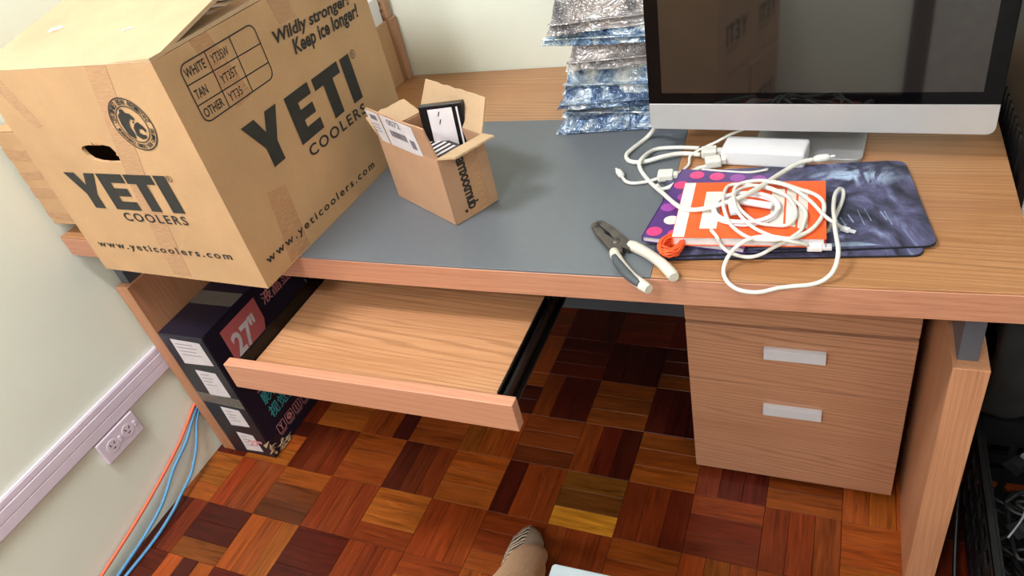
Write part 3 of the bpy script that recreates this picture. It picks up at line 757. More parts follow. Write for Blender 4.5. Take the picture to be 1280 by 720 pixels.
k = N('black_screen_bezel'); k.set(Base_Color=(.0015, .0017, .0026, 1), Roughness=.03, IOR=1.34); M_['glass'] = k.m
k = N('dark_display_panel'); k.set(Base_Color=(.013, .011, .011, 1), Roughness=.035, IOR=1.95); M_['display'] = k.m
b_ = MB().prism([(-CW, CH), (CW, CH), (CW, HT), (-CW, HT)], -.010, 0, MH).build('screen_bezel', M_['glass'], pc, bevel=.0006, bseg=1)
MB().prism([(-CW+.024, CH+.019), (CW-.024, CH+.019), (CW-.024, HT-.024), (-CW+.024, HT-.024)], .0001, .0005, MH).build('display', M_['display'], b_)
m = MB(); p0 = rrect(-CW+.0005, CW-.0005, .001, HT-.001, .012); p1 = rrect(-CW+.06, CW-.06, .05, HT-.05, .05); nn = len(p0)
m.add([(x, y, -.010) for x, y in p0]+[(x, y, -.024) for x, y in p0]+[(x, y, -.050) for x, y in p1], [(i, (i+1) % nn, nn+(i+1) % nn, nn+i) for i in range(nn)]+[(nn+i, nn+(i+1) % nn, 2*nn+(i+1) % nn, 2*nn+i) for i in range(nn)]+[tuple(range(2*nn, 3*nn))], MH, True)
m.build('back_housing', M_['chin'], pc)

# ================================================================== STACK OF SHINY BAGS
def foil(name, stops, metal=.55):
    k = N(name); co = k.coords((1, 1, 1), rnd=True)
    v = k.n('ShaderNodeTexVoronoi', feature='DISTANCE_TO_EDGE'); v.inputs['Scale'].default_value = 26; k.l(k.noise(co, 9, 3, 1.5), 1, v, 'Vector')
    n1 = k.noise(co, 11, 6, 1.6, .7)
    r = k.ramp(n1, 0, [(p, lin(*c)) for p, c in stops]); k.l(r, 0, k.b, 'Base Color')
    k.set(Roughness=.16, Metallic=metal)
    ad = k.n('ShaderNodeMath', operation='ADD'); k.l(n1, 0, ad, 0); k.l(v, 0, ad, 1)
    k.bump(ad, 0, .6, .006); return k.m
F1 = foil('blue_silver_foil', [(.33, (48, 70, 116)), (.43, (132, 160, 196)), (.51, (206, 218, 228)), (.62, (250, 250, 250))])
F2 = foil('grey_clear_foil', [(.34, (140, 144, 142)), (.48, (188, 190, 186)), (.58, (206, 202, 196)), (.68, (240, 242, 240))], .4)
F3 = foil('dark_blue_foil', [(.35, (44, 58, 92)), (.46, (112, 134, 170)), (.54, (176, 192, 212)), (.64, (244, 246, 250))], .55)
F4 = foil('pink_grey_foil', [(.34, (120, 118, 124)), (.46, (176, 170, 172)), (.53, (196, 184, 182)), (.60, (204, 206, 210)), (.68, (246, 246, 246))], .55)
def bag(label, mat, x, y, z, w, d, th, rz, seed, sag=0.0, cont=None):
    t = thing('foil_bag', label, 'bag', (x, y, z), rz, 'shiny bags stacked beside the computer')
    NX, NY = 44, 30; top = []; bot = []; drop = 0.0 if z < .76 else th*.40
    for j in range(NY+1):
        for i in range(NX+1):
            a, b = i/NX, j/NY
            e = min(a, 1-a, b, 1-b)
            pf = min(1, e/.075); pf = pf*pf*(3-2*pf)
            q = Vector((a*w*26+seed*3.1, b*d*26, seed*1.7))
            cr = abs(noise.noise(q*1.1))*.9+abs(noise.noise(q*2.6))*.6
            fr = noise.noise(Vector((a*9+seed, b*9, 5.0)))*.006
            px = a*w-w/2+fr*(1 if e < .05 else .4); py = b*d-d/2+noise.noise(Vector((a*11, b*11+seed, 9.0)))*.006
            zt = .0022-(1-pf)*drop+pf*(th*.72)+pf*cr*th*.42+(1-pf)*noise.noise(q*.7)*.004*(1 if th > .02 else .4)
            zb = min(zt-.0012, .0008-(1-pf)*drop*.9)
            dz = -sag*max(0, .35-a)**1.2
            top.append((px, py, (max(.0016, zt) if not drop else zt)+dz)); bot.append((px, py, zb+dz))
    q = len(top); fs = []
    for j in range(NY):
        for i in range(NX):
            a = j*(NX+1)+i; fs.append((a, a+1, a+NX+2, a+NX+1)); fs.append((a+q, a+NX+1+q, a+NX+2+q, a+1+q))
    per = [i for i in range(NX+1)]+[(j+1)*(NX+1)-1 for j in range(1, NY+1)]+[NY*(NX+1)+i for i in range(NX-1, -1, -1)]+[j*(NX+1) for j in range(NY-1, 0, -1)]
    for i in range(len(per)): a, b = per[i], per[(i+1) % len(per)]; fs.append((b, a, a+q, b+q))
    m = MB(); m.add(top+bot, fs, None, False); m.build('film', mat, t)
    zs = MB().box(-w/2+.006, w/2-.006, -d/2-.004, -d/2+.006, .0012, .0040).build('zip_seal', mat, t, bevel=.0008, bseg=1)
BAGS = [('lowest shiny bag of the stack, flat and dark blue, on the desk', F3, -.002, -.012, .022, 5, .315, .245),
        ('second shiny bag from the bottom of the stack beside the computer', F1, .008, .000, .026, -3, .30, .225),
        ('third shiny bag from the bottom of the stack, deep blue with sealed edge', F3, .004, -.006, .026, 4, .31, .235),
        ('fourth shiny bag from the bottom of the stack, silvery blue', F1, .012, .002, .050, -2, .29, .23),
        ('fifth shiny bag from the bottom of the stack, pinkish contents showing', F4, .020, -.004, .040, 6, .29, .235),
        ('sixth shiny bag from the bottom of the stack, blue and crumpled', F1, .006, -.014, .030, -4, .31, .245),
        ('seventh shiny bag from the bottom of the stack, brownish grey film', F4, .010, -.012, .044, 7, .315, .24),
        ('eighth shiny bag from the bottom of the stack, grey translucent film', F2, .036, .004, .050, -5, .29, .225),
        ('topmost shiny bag of the stack beside the computer, grey film', F2, .044, .002, .044, 8, .28, .22)]
z = .7506
for i, (lb, mt, dx, dy, th, rz, w_, d_) in enumerate(BAGS):
    bag(lb, mt, 1.166+dx, .572+dy, z, w_, d_, th, math.radians(rz), i+1)
    z += th*1.06+.002

# ================================================================== THINGS ON THE DESK, RIGHT
def pad_mat(name, seed):
    k = N(name); co = k.coords((1, 1, 1)); co.inputs['Location'].default_value = (seed, seed*.3, 0)
    n1 = k.noise(k.coords((9, 5, 1), rot=(0, 0, .5)), 1.3, 6, 2.2, .65); n2 = k.noise(co, 14, 5, 3.0)
    r = k.ramp(n1, 0, [(.34, lin(26, 28, 40)), (.47, lin(60, 60, 84)), (.58, lin(88, 86, 122)), (.70, lin(126, 138, 170))])
    # pale feathery patch towards one corner of the print
    tc = k.n('ShaderNodeTexCoord'); mp = k.n('ShaderNodeMapping'); mp.inputs['Location'].default_value = (-.285, -.185, 0)
    mp.vector_type = 'POINT'; k.l(tc, 'Object', mp, 0); sc = k.n('ShaderNodeVectorMath', operation='MULTIPLY'); sc.inputs[1].default_value = (11, 21, 0); k.l(mp, 0, sc, 0)
    ln = k.n('ShaderNodeVectorMath', operation='LENGTH'); k.l(sc, 0, ln, 0)
    msk = k.ramp(ln, 1, [(.15, (1, 1, 1, 1)), (.85, (0, 0, 0, 1))])
    f = k.ramp(n2, 0, [(.46, (0, 0, 0, 1)), (.58, (1, 1, 1, 1))])
    mu = k.n('ShaderNodeMath', operation='MULTIPLY'); k.l(msk, 0, mu, 0); k.l(f, 0, mu, 1)
    mx = k.n('ShaderNodeMix'); mx.data_type = 'RGBA'; k.l(mu, 0, mx, 0); k.l(r, 0, mx, 6); mx.inputs[7].default_value = lin(176, 196, 226)
    k.l(mx, 2, k.b, 'Base Color'); k.set(Roughness=.55); return k.m
rub = plain('black_rubber', (22, 22, 24), .8)
def mouse_pad(label, loc, rz, w, d, mat):
    t = thing('mouse_pad', label, 'mouse pad', loc, rz, 'mouse pads beside the computer')
    MB().prism(rrect(0, w, 0, d, .014), 0, .0024).build('rubber_base', rub, t)
    MB().prism(rrect(.0008, w-.0008, .0008, d-.0008, .0135), .0024, .0038).build('printed_cloth', mat, t)
    return t
mouse_pad('lower mouse pad, its front edge peeking out towards the desk edge', (1.300, .024, .7506), math.radians(6.4), .356, .250, pad_mat('navy_pad_print', 3))
up = mouse_pad('upper navy mouse pad printed with pale feathery shapes', (1.3075, .0265, .7547), math.radians(8.6), .366, .226, pad_mat('navy_pad_art', 0))
m = MB(); Mp = frame((0, 0, .0038), (1, 0, 0), (0, 1, 0))
rr = random.Random(12)
for i in range(9):
    x = .225+.012*i+rr.uniform(-.004, .004); y0 = .045+rr.uniform(0, .02); h_ = rr.uniform(.018, .045); w_ = rr.uniform(.0012, .0035)
    flat(m, [(x, y0), (x+w_, y0), (x+w_*.6-.004, y0+h_), (x-.004, y0+h_)], Mp, .0004)
flat(m, [(.236, .040), (.252, .040), (.250, .078), (.238, .080)], Mp, .0004)
flat(m, [(.12, .006), (.30, .004), (.27, .014), (.16, .013)], Mp, .0004)
m.build('pale_streaks', plain('pale_blue_print', (140, 158, 184), .55, vary=.3, vs=60), up)

def book(name, label, loc, rz, w, d, th, cover, ct=.0008):
    t = thing(name, label, 'book', loc, rz)
    MB().box(.001, w-.003, .002, d-.002, ct, th-ct).build('pages', M_['paper'], t)
    MB().box(0, w, 0, d, 0, ct).build('cover', cover, t)
    c_ = MB().box(0, w, 0, d, th-ct, th).build('cover', cover, t)
    MB().box(-.0008, .0008, 0, d, 0, th).build('spine', cover, t)
    return t, c_
purple = plain('purple_cover', (82, 48, 118), .35, vary=.05); mag = plain('magenta_print', (232, 62, 124), .35); mauve = plain('mauve_print', (150, 72, 160), .35); orangec = plain('orange_cover', (240, 96, 44), .35, vary=.03); cream = plain('cream_print', (232, 222, 214), .4)
t, c_ = book('dotted_notebook', 'purple notebook with magenta and white dots under the orange book', (1.277, .060, .7589), math.radians(-7), .152, .200, .0095, purple)
Mb = frame((0, 0, .0095), (1, 0, 0), (0, 1, 0)); rr = random.Random(4)
for i in range(5):
    for j in range(6):
        x, y = .014+i*.033+(.016 if j % 2 else 0), .016+j*.0335
        if x > .140: continue
        m = MB(); flat(m, circ(x, y, .0118, 20), Mb, .0004); m.build('dot', [mag, mauve, cream, mag, mauve][(i*3+j*2) % 5], c_)
t, c_ = book('orange_book', 'orange paperback with white bars on its cover under the coiled cables', (1.327, .0405, .7686), math.radians(2.8), .206, .150, .0145, orangec)
Mb = frame((0, 0, .0145), (1, 0, 0), (0, 1, 0))
m = MB(); flat(m, [(.0, .001), (.017, .001), (.017, .149), (.0, .149)], Mb, .0003); m.build('white_band', cream, c_)
for x0, x1, y0, y1 in ((.036, .060, .022, .122), (.132, .150, .028, .128), (.153, .166, .028, .128), (.169, .182, .024, .126)):
    m = MB(); flat(m, [(x0, y0), (x1, y0), (x1, y1), (x0, y1)], Mb, .0004); m.build('white_bar', cream, c_)

# power adapter
t = thing('power_adapter', 'white power adapter brick in front of the computer stand', 'adapter', (1.357, .301, .7511), math.radians(-7))
MB().box(0, .135, 0, .052, 0, .030).build('case', M_['white'], t, bevel=.005, bseg=3)
MB().box(.108, .110, .012, .013, .0288, .0293).build('status_light', M_['ink'], t)
# cables
CB_POWER=[(1.2396, 0.3663, 0.8), (1.2262, 0.3943, 0.775), (1.2087, 0.3962, 0.7545), (1.1921, 0.3564, 0.7545), (1.1858, 0.3309, 0.7545), (1.1978, 0.3091, 0.7545), (1.2239, 0.3033, 0.7565), (1.2567, 0.3152, 0.7605), (1.2857, 0.329, 0.7585), (1.3204, 0.3243, 0.7585)]
CB_LONG=[(1.315, 0.3479, 0.7585), (1.2697, 0.3564, 0.7555), (1.2327, 0.3501, 0.7545), (1.2208, 0.2964, 0.7635), (1.2235, 0.2807, 0.7545), (1.2482, 0.2407, 0.7545), (1.2831, 0.1867, 0.765), (1.3238, 0.1176, 0.785), (1.3506, 0.1067, 0.7875), (1.3811, 0.1087, 0.795), (1.4097, 0.119, 0.801), (1.4351, 0.1567, 0.797), (1.4601, 0.2127, 0.787), (1.4837, 0.2462, 0.786), (1.5047, 0.2599, 0.785)]
CB_SPLIT=[(1.3455, 0.2927, 0.7565), (1.3197, 0.281, 0.7545), (1.3033, 0.2463, 0.7575), (1.2922, 0.2141, 0.7625), (1.2739, 0.2153, 0.7545), (1.2654, 0.2183, 0.7625)]
CB_TIP=[(1.1978, 0.2529, 0.7545), (1.2081, 0.2391, 0.7545), (1.2235, 0.2344, 0.7545), (1.2456, 0.2407, 0.7545), (1.2628, 0.2458, 0.7575)]
CB_THIN=[(1.3898, 0.3562, 0.79), (1.3661, 0.3469, 0.784), (1.3466, 0.3406, 0.775), (1.3167, 0.3324, 0.7635), (1.3033, 0.3182, 0.7585), (1.3044, 0.2962, 0.7545), (1.2919, 0.2659, 0.7545), (1.283, 0.2473, 0.7585)]
CB_FRONT=[(1.3293, 0.2836, 0.753), (1.3709, 0.2701, 0.757), (1.4105, 0.259, 0.762), (1.4375, 0.2678, 0.7625)]
CB_LOOP=[(1.3801, 0.0563, 0.7875), (1.3903, 0.0426, 0.785), (1.3954, 0.0419, 0.772), (1.4073, 0.0337, 0.766), (1.4237, 0.0304, 0.7625), (1.4379, 0.0295, 0.7625), (1.451, 0.0373, 0.7625), (1.4641, 0.0448, 0.768), (1.4796, 0.0405, 0.782), (1.4907, 0.0474, 0.7875), (1.4998, 0.0621, 0.7875), (1.5021, 0.0781, 0.7875), (1.5037, 0.1048, 0.7875), (1.4925, 0.1285, 0.7875), (1.471, 0.1482, 0.7905), (1.4472, 0.1642, 0.7905), (1.4228, 0.1781, 0.7875), (1.4029, 0.1808, 0.7875), (1.3878, 0.1746, 0.7875), (1.3861, 0.1441, 0.7915), (1.3932, 0.0925, 0.8015), (1.4038, 0.0701, 0.7915), (1.4187, 0.0535, 0.7875), (1.4383, 0.0386, 0.7875), (1.4633, 0.0324, 0.7905), (1.4834, 0.0357, 0.7905), (1.4965, 0.0463, 0.78), (1.5109, 0.0525, 0.77)]
CB_USB=[(1.4048, 0.1138, 0.7995), (1.3994, 0.1498, 0.7905), (1.4005, 0.1689, 0.7905), (1.4108, 0.1807, 0.7905), (1.4336, 0.1852, 0.7915), (1.4609, 0.1799, 0.7915), (1.4879, 0.17, 0.7875), (1.5125, 0.1542, 0.7875), (1.5251, 0.1302, 0.7895), (1.5255, 0.1025, 0.7875), (1.5167, 0.0725, 0.7875), (1.5026, 0.0525, 0.7875), (1.4869, 0.0335, 0.7935), (1.4628, 0.0366, 0.7935), (1.4406, 0.0374, 0.79), (1.4241, 0.0292, 0.785), (1.4126, 0.0219, 0.775), (1.4058, 0.0118, 0.765), (1.4048, -0.0019, 0.757), (1.4123, -0.0186, 0.7545), (1.4262, -0.0328, 0.7545), (1.442, -0.0375, 0.7545), (1.4585, -0.0357, 0.7545), (1.4774, -0.0259, 0.7545), (1.4965, -0.0197, 0.7545), (1.5155, -0.0149, 0.7545), (1.531, -0.0075, 0.7565), (1.5414, -0.0007, 0.764), (1.5468, 0.012, 0.772), (1.5481, 0.0304, 0.78), (1.5447, 0.0545, 0.784), (1.5412, 0.0825, 0.786), (1.5425, 0.0855, 0.784), (1.5388, 0.1231, 0.781), (1.5393, 0.168, 0.777), (1.5442, 0.1929, 0.773), (1.5498, 0.1957, 0.769), (1.5504, 0.1784, 0.766), (1.5444, 0.1449, 0.7645), (1.5368, 0.1126, 0.763), (1.5322, 0.0974, 0.763)]
CB_WHITE=[(1.4052, 0.1179, 0.8015), (1.4123, 0.0985, 0.8015), (1.4225, 0.0829, 0.7995), (1.4417, 0.0722, 0.7915), (1.4631, 0.0726, 0.7875), (1.4806, 0.0736, 0.7875), (1.4898, 0.0907, 0.7875), (1.489, 0.1145, 0.7875), (1.4792, 0.136, 0.7915), (1.463, 0.1555, 0.7915), (1.439, 0.17, 0.7915), (1.4162, 0.1676, 0.7915), (1.4035, 0.1457, 0.7955), (1.4056, 0.108, 0.8055), (1.4156, 0.0796, 0.8015), (1.4357, 0.0619, 0.7915), (1.4587, 0.0439, 0.7915), (1.4769, 0.0322, 0.7935), (1.4938, 0.0331, 0.788), (1.5095, 0.0439, 0.777)]
CB_TAIL=[(1.4383, 0.1768, 0.7955), (1.4655, 0.1696, 0.7955), (1.4849, 0.1577, 0.7935), (1.5083, 0.1299, 0.7915), (1.5236, 0.1044, 0.7895), (1.5327, 0.0966, 0.785), (1.5434, 0.0944, 0.778), (1.5507, 0.1048, 0.7655)]
def cable(name, label, pts, r, cat='cable', mat=None, ends=()):
    t = thing(name, label, cat, pts[0][:2]+(.7503,))
    o = Vector(t.location)
    MB().tube([Vector(p)-o for p in pts], r, 8, 5).build('cord', mat or M_['cable'], t)
    for kind, p, d in ends:
        p = Vector(p)-o; d = Vector(d); d.normalize(); s_ = d.cross(Vector((0, 0, 1))); s_.normalize(); M = Matrix((d, s_, Vector((0, 0, 1)))).transposed().to_4x4(); M.translation = p
        if kind == 'usb':
            MB().box(0, .019, -.0062, .0062, -.0036, .0036, M).build('plug_body', M_['white'], t, bevel=.001)
            MB().box(.019, .031, -.0052, .0052, -.0020, .0026, M).build('metal_plug', M_['alu'], t, bevel=.0004, bseg=1)
            MB().box(.0225, .0245, -.0030, -.0010, .0026, .0028, M).build('contact_slot', M_['ink'], t)
            MB().box(.0225, .0245, .0010, .0030, .0026, .0028, M).build('contact_slot', M_['ink'], t)
        elif kind == 'block':
            MB().box(-.012, .014, -.011, .011, -.003, .012, M).build('plug_body', M_['cable'], t, bevel=.003)
            MB().box(.014, .022, -.006, .006, .0, .009, M).build('strain_relief', M_['cable'], t, bevel=.001)
        elif kind == 'barrel':
            MB().tube([M @ Vector((0, 0, 0)), M @ Vector((.006, 0, 0)), M @ Vector((.018, 0, 0)), M @ Vector((.024, 0, 0))], [.003, .0062, .006, .0035], 12, 2).build('plug_body', M_['cable'], t)
            MB().tube([M @ Vector((.024, 0, 0)), M @ Vector((.032, 0, 0))], .0022, 10, 1).build('plug_tip', M_['alu'], t)
        elif kind == 'lightning':
            MB().box(0, .012, -.0035, .0035, -.0028, .0028, M).build('plug_body', M_['white'], t, bevel=.0008)
            MB().box(.012, .020, -.0028, .0028, -.0010, .0010, M).build('metal_plug', M_['alu'], t)
    return t
cable('power_cable', 'thick white cord hanging from the computer chin to the plug beside the adapter', CB_POWER, .0042, ends=[('block', (1.334, .326, .7585), (1, .12, 0))])
cable('power_cable', 'thick white cord sweeping from the adapter plug across the orange book', CB_LONG, .0038, ends=[('barrel', (1.5047, .2599, .785), (1, .15, .12))])
cable('adapter_lead', 'short thick lead curving from the adapter front to the grey-white connector', CB_SPLIT, .0038, ends=[('block', (1.3455, .2935, .7575), (1, .3, 0))])
cable('charging_lead', 'thin white lead with round plug lying alone on the charcoal panel', CB_TIP, .0030, ends=[('barrel', (1.1978, .2529, .7570), (-.55, .80, 0)), ('block', (1.2735, .2490, .7570), (1, .1, 0))])
cable('adapter_cable', 'thin white cord draped over the left end of the adapter', CB_THIN, .0024)
cable('adapter_cable', 'thin white cord lying straight along the front of the adapter', CB_FRONT, .0022)
cable('usb_cable', 'white cable ring crossing the orange book, dipping in front of it', CB_LOOP, .0027)
cable('usb_cable', 'white cable with the big loop hanging over the desk front edge', CB_USB, .0030)
cable('usb_cable', 'white USB cable with its plug pointing right beside the orange book', CB_WHITE, .0026, ends=[('usb', (1.509, .0475, .7705), (1, .06, 0))])
cable('charging_cable', 'white cable with slim plug ending on the mouse pad', CB_TAIL, .0027, ends=[('lightning', (1.5500, .1038, .7650), (.7, -.25, -.06))])
# coil of white cable on the book
t = thing('coiled_cable', 'tight white coil of cable resting on the orange book', 'cable', (1.4206, .113, .7833))
m = MB(); rr = random.Random(3); pts = []
for i in range(6*16):
    a = 2*math.pi*i/16; kx = 1-.035*(i//16 % 3); pts.append((.046*kx*math.cos(a)+rr.uniform(-.001, .001), .041*kx*math.sin(a)+rr.uniform(-.001, .001), .0026+.0044*((i//16)//3)+.0006*math.sin(a*3)))
m.tube(pts, .0022, 8, 3); m.build('cord', M_['white'], t)
M2 = Matrix.Translation((.004, .012, .0075)) @ Matrix.Rotation(math.radians(-14), 4, 'Z')
MB().box(-.03, .034, -.006, .006, -.003, .003, M2).build('bundled_strand', M_['white'], t, bevel=.002)
M2 = Matrix.Translation((-.017, -.006, .0125)) @ Matrix.Rotation(math.radians(-78), 4, 'Z')
MB().box(-.012, .010, -.006, .006, -.0036, .0036, M2).build('plug_body', M_['white'], t, bevel=.001)
MB().box(.010, .022, -.0052, .0052, -.002, .0026, M2).build('metal_plug', M_['alu'], t, bevel=.0004, bseg=1)
# orange twine bundle
t = thing('twine_bundle', 'small bundle of bright orange twine at the front corner of the books', 'twine', (1.326, .038, .7588), math.radians(-10))
m = MB(); rr = random.Random(8); tw = plain('orange_twine', (240, 92, 40), .5)
pts = []
for i in range(20*12):
    a = 2*math.pi*i/12+.05*(i//12); l = i//12; kk = .45+.55*((l*7) % 20)/20
    pts.append(((.018*kk+rr.uniform(-.002, .002))*math.cos(a), (.025*kk+rr.uniform(-.003, .002))*math.sin(a), .004+.014*(l/20)+rr.uniform(-.002, .002)))
m.tube(pts, .0016, 6, 2); m.build('strands', tw, t)

# ---- pliers
pv = Vector((1.2370, .0560, .7503)); axd = Vector((1.333, -.0260, 0))-Vector((1.177, .112, 0)); ang = math.atan2(axd.y, axd.x)-.10
t = thing('pliers', 'worn combination pliers with off-white and grey handles on the desk edge', 'pliers', pv, ang)
steel = plain('worn_dark_steel', (104, 96, 92), .42, .7, vary=.25, vs=60, bump=.2, bs=200); grip = plain('off_white_grip', (208, 200, 188), .5, vary=.06); grip2 = plain('slate_grip', (74, 80, 86), .6)
for s_ in (1, -1):
    jaw = [(-.070, .001*s_), (-.066, .010*s_), (-.040, .015*s_), (-.012, .0165*s_), (.006, .017*s_), (.026, .013*s_), (.030, .005*s_), (.016, -.002*s_), (.0, .0005*s_), (-.012, .0005*s_), (-.028, .003*s_), (-.040, .0006*s_)]
    m = MB(); m.prism(jaw, .002, .011); m.build('jaw', steel, t, bevel=.0014)
m = MB(); m.lathe([(0, .0125), (.006, .0125), (.007, .0105), (.007, .002)], 18); m.build('pivot', steel, t)
for x, y, r in ((-.054, -.0045, .0048), (-.030, -.003, .0026), (.004, -.001, .0032), (-.060, .003, .003)): MB().prism(circ(x, y, r, 12, r*.7), .0108, .0114).build('cutting_notch', M_['ink'], t)
def handle(pts, rad):
    m = MB(); m.tube(pts, rad, 14, 5); o = m.build('handle', grip, t); return o
h1 = handle([(.018, .014, .0075), (.032, .017, .0085), (.06, .0225, .0095), (.09, .0255, .0095), (.118, .0245, .009), (.128, .0225, .009)], [.0070, .0086, .0082, .0080, .0084, .0088, .0070])
h2 = handle([(.018, -.014, .0075), (.032, -.018, .0085), (.06, -.0225, .0095), (.09, -.0245, .0095), (.115, -.0215, .009), (.130, -.019, .009)], [.0070, .0082, .0076, .0078, .0080, .0084, .0070])
m = MB(); m.tube([(.036, -.0220, .0120), (.06, -.0270, .0135), (.09, -.0285, .0135), (.116, -.0250, .0118)], [.0050, .0068, .0070, .0050], 12, 5); m.build('grip_insert', grip2, h2)

# ================================================================== CLUTTER RIGHT OF THE DESK
def crate(label, loc, rz, w, d, h):
    t = thing('plastic_crate', label, 'crate', loc, rz, 'black plastic crates right of the desk')
    def wall(M, ww):
        holes = []; nx = max(3, int(ww/.05)); 
        for i in range(nx):
            for j in range(max(2, int(h/.06))):
                x0 = .015+(ww-.03)*i/nx; z0 = .03+(h-.075)*j/max(2, int(h/.06)); holes.append([(x0+.006, z0), (x0+.006, z0+.032), (x0+(ww-.03)/nx-.006, z0+.032), (x0+(ww-.03)/nx-.006, z0)])
        m = MB(); m.plate([(0, 0), (ww, 0), (ww, h), (0, h)], holes, -.004, 0, M); m.build('lattice_side', M_['black'], t)
    wall(frame((0, 0, 0), (1, 0, 0), (0, 0, 1)), w); wall(frame((w, d, 0), (-1, 0, 0), (0, 0, 1)), w)
    wall(frame((0, d, 0), (0, -1, 0), (0, 0, 1)), d); wall(frame((w, 0, 0), (0, 1, 0), (0, 0, 1)), d)
    MB().box(.004, w-.004, .004, d-.004, 0, .005).build('bottom', M_['black'], t)
    m = MB()
    for b in ((-.010, w+.010, -.010, 0), (-.010, w+.010, d, d+.010), (-.010, 0, 0, d), (w, w+.010, 0, d)): m.box(b[0], b[1], b[2], b[3], h-.018, h)
    m.build('rim', M_['black'], t, bevel=.002)
    return t
crate('black lattice crate full of cables in front, right of the desk leg', (1.816, -.06, .0004), 0, .42, .33, .235)
crate('black lattice crate on the floor further back, right of the desk', (1.838, .325, .0004), 0, .42, .42, .285)
crate('black lattice crate stacked on top, beside the desk end', (1.842, .328, .2860), 0, .42, .415, .29)
gcab = plain('dark_grey_cable', (30, 30, 33), .4); bits = plain('pale_plastic_bits', (120, 122, 126), .4)
rr = random.Random(21)
for i in range(9):
    x0, y0 = 1.84+rr.random()*.15, .0+rr.random()*.2; pts = []
    for q in range(9): pts.append((min(2.22, max(1.832, x0+rr.uniform(-.09, .11))), min(.245, max(-.045, y0+rr.uniform(-.10, .10))), .024+.018*i+rr.uniform(0, .012)))
    lb_ = ['grey', 'black', 'dark'][i % 3]
    o = MB().tube(pts, .0042, 7, 6).build('loose_cable', gcab if i % 3 else M_['black']); tag(o, 'tangled dark cable inside the front crate right of the desk', 'cable', 'tangled cables in the front crate')
for i in range(10):
    x, y = 1.852+rr.random()*.10, -.02+rr.random()*.24
    t = thing('circuit_board', 'small dark circuit board among the cables in the front crate', 'circuit board', (x, y, .185+rr.random()*.02), rr.uniform(0, 3), 'circuit boards in the front crate')
    MB().box(-.026, .026, -.015, .015, 0, .0016).build('board', M_['black'], t)
    MB().box(-.012, .004, -.008, .008, .0016, .004).build('chip', gcab, t)
    MB().box(.012, .022, -.010, .010, .0016, .008).build('connector', bits if i % 3 == 0 else gcab, t)
o = MB().tube([(1.836, .03, .215), (1.86, .07, .223), (1.875, .12, .220), (1.90, .15, .222)], .0016, 6, 4).build('loose_cable', bits); tag(o, 'thin pale grey wire lying on top of the front crate', 'cable')
o = MB().tube([(1.78, -.20, .0045), (1.785, -.10, .0045), (1.79, .02, .006), (1.79, .10, .05), (1.79, .20, .14), (1.785, .25, .20), (1.78, .29, .24)], .0042, 8, 5).build('loose_cable', M_['black']); tag(o, 'black cable running up between the desk leg and the crates', 'cable')
o = MB().tube([(1.78, -.25, .0045), (1.83, -.16, .0045), (1.90, -.12, .0045), (2.0, -.13, .0045), (2.1, -.2, .0045)], .0042, 8, 6).build('loose_cable', gcab); tag(o, 'dark grey cable curving on the floor in front of the crate', 'cable')
lathm = wood('brown_lath', [(96, 60, 36), (136, 90, 56), (150, 102, 66)], 'z')
for i, (x, y) in enumerate(((1.782, .31), (1.792, .36))):
    o = MB().box(-.007, .007, -.010, .010, 0, .40).build('wooden_lath', lathm, None, bevel=.001, loc=(x, y, .0008), rot=(0, 0, .1*i))
    tag(o, ['nearer brown wooden lath standing behind the right desk leg', 'further brown wooden lath standing behind the right desk leg'][i], 'wood strip', 'wooden laths behind the right desk leg')
# black fabric bag draped over the crate rim
t = thing('fabric_bag', 'black fabric bag slumped over the crates beside the desk end', 'bag', (1.822, .302, .0))
m = MB(); fab = plain('black_fabric', (20, 19, 21), .85, vary=.2, bump=.3, bs=400); NXB, NZB = 16, 22; vs = []
for j in range(NZB+1):
    for i in range(NXB+1):
        a, b = i/NXB, j/NZB
        z_ = .25+.38*b
        out = .020+.030*math.sin(a*9+b*3)*.35+.028*(1-b)*math.sin(b*3)+.012*noise.noise(Vector((a*5, b*6, 1)))
        vs.append((-.012+a*.22, -.012-out, z_))
q = len(vs)
for j in range(NZB+1):
    for i in range(NXB+1): x_, y_, z_ = vs[j*(NXB+1)+i]; vs.append((x_, min(.012, y_+.03), z_))
fs = []
for j in range(NZB):
    for i in range(NXB):
        a = j*(NXB+1)+i; fs.append((a, a+1, a+NXB+2, a+NXB+1)); fs.append((a+q, a+NXB+1+q, a+NXB+2+q, a+1+q))
per = [i for i in range(NXB+1)]+[(j+1)*(NXB+1)-1 for j in range(1, NZB+1)]+[NZB*(NXB+1)+i for i in range(NXB-1, -1, -1)]+[j*(NXB+1) for j in range(NZB-1, 0, -1)]
for i in range(len(per)): a, b = per[i], per[(i+1) % len(per)]; fs.append((b, a, a+q, b+q))
m.add(vs, fs, None, True); m.build('bag_body', fab, t)
m = MB(); m.tube([(.0, -.02, .62), (.03, -.035, .50), (.05, -.045, .42), (.09, -.045, .40), (.12, -.04, .46), (.15, -.03, .62)], .006, 8, 5); m.build('strap', fab, t)
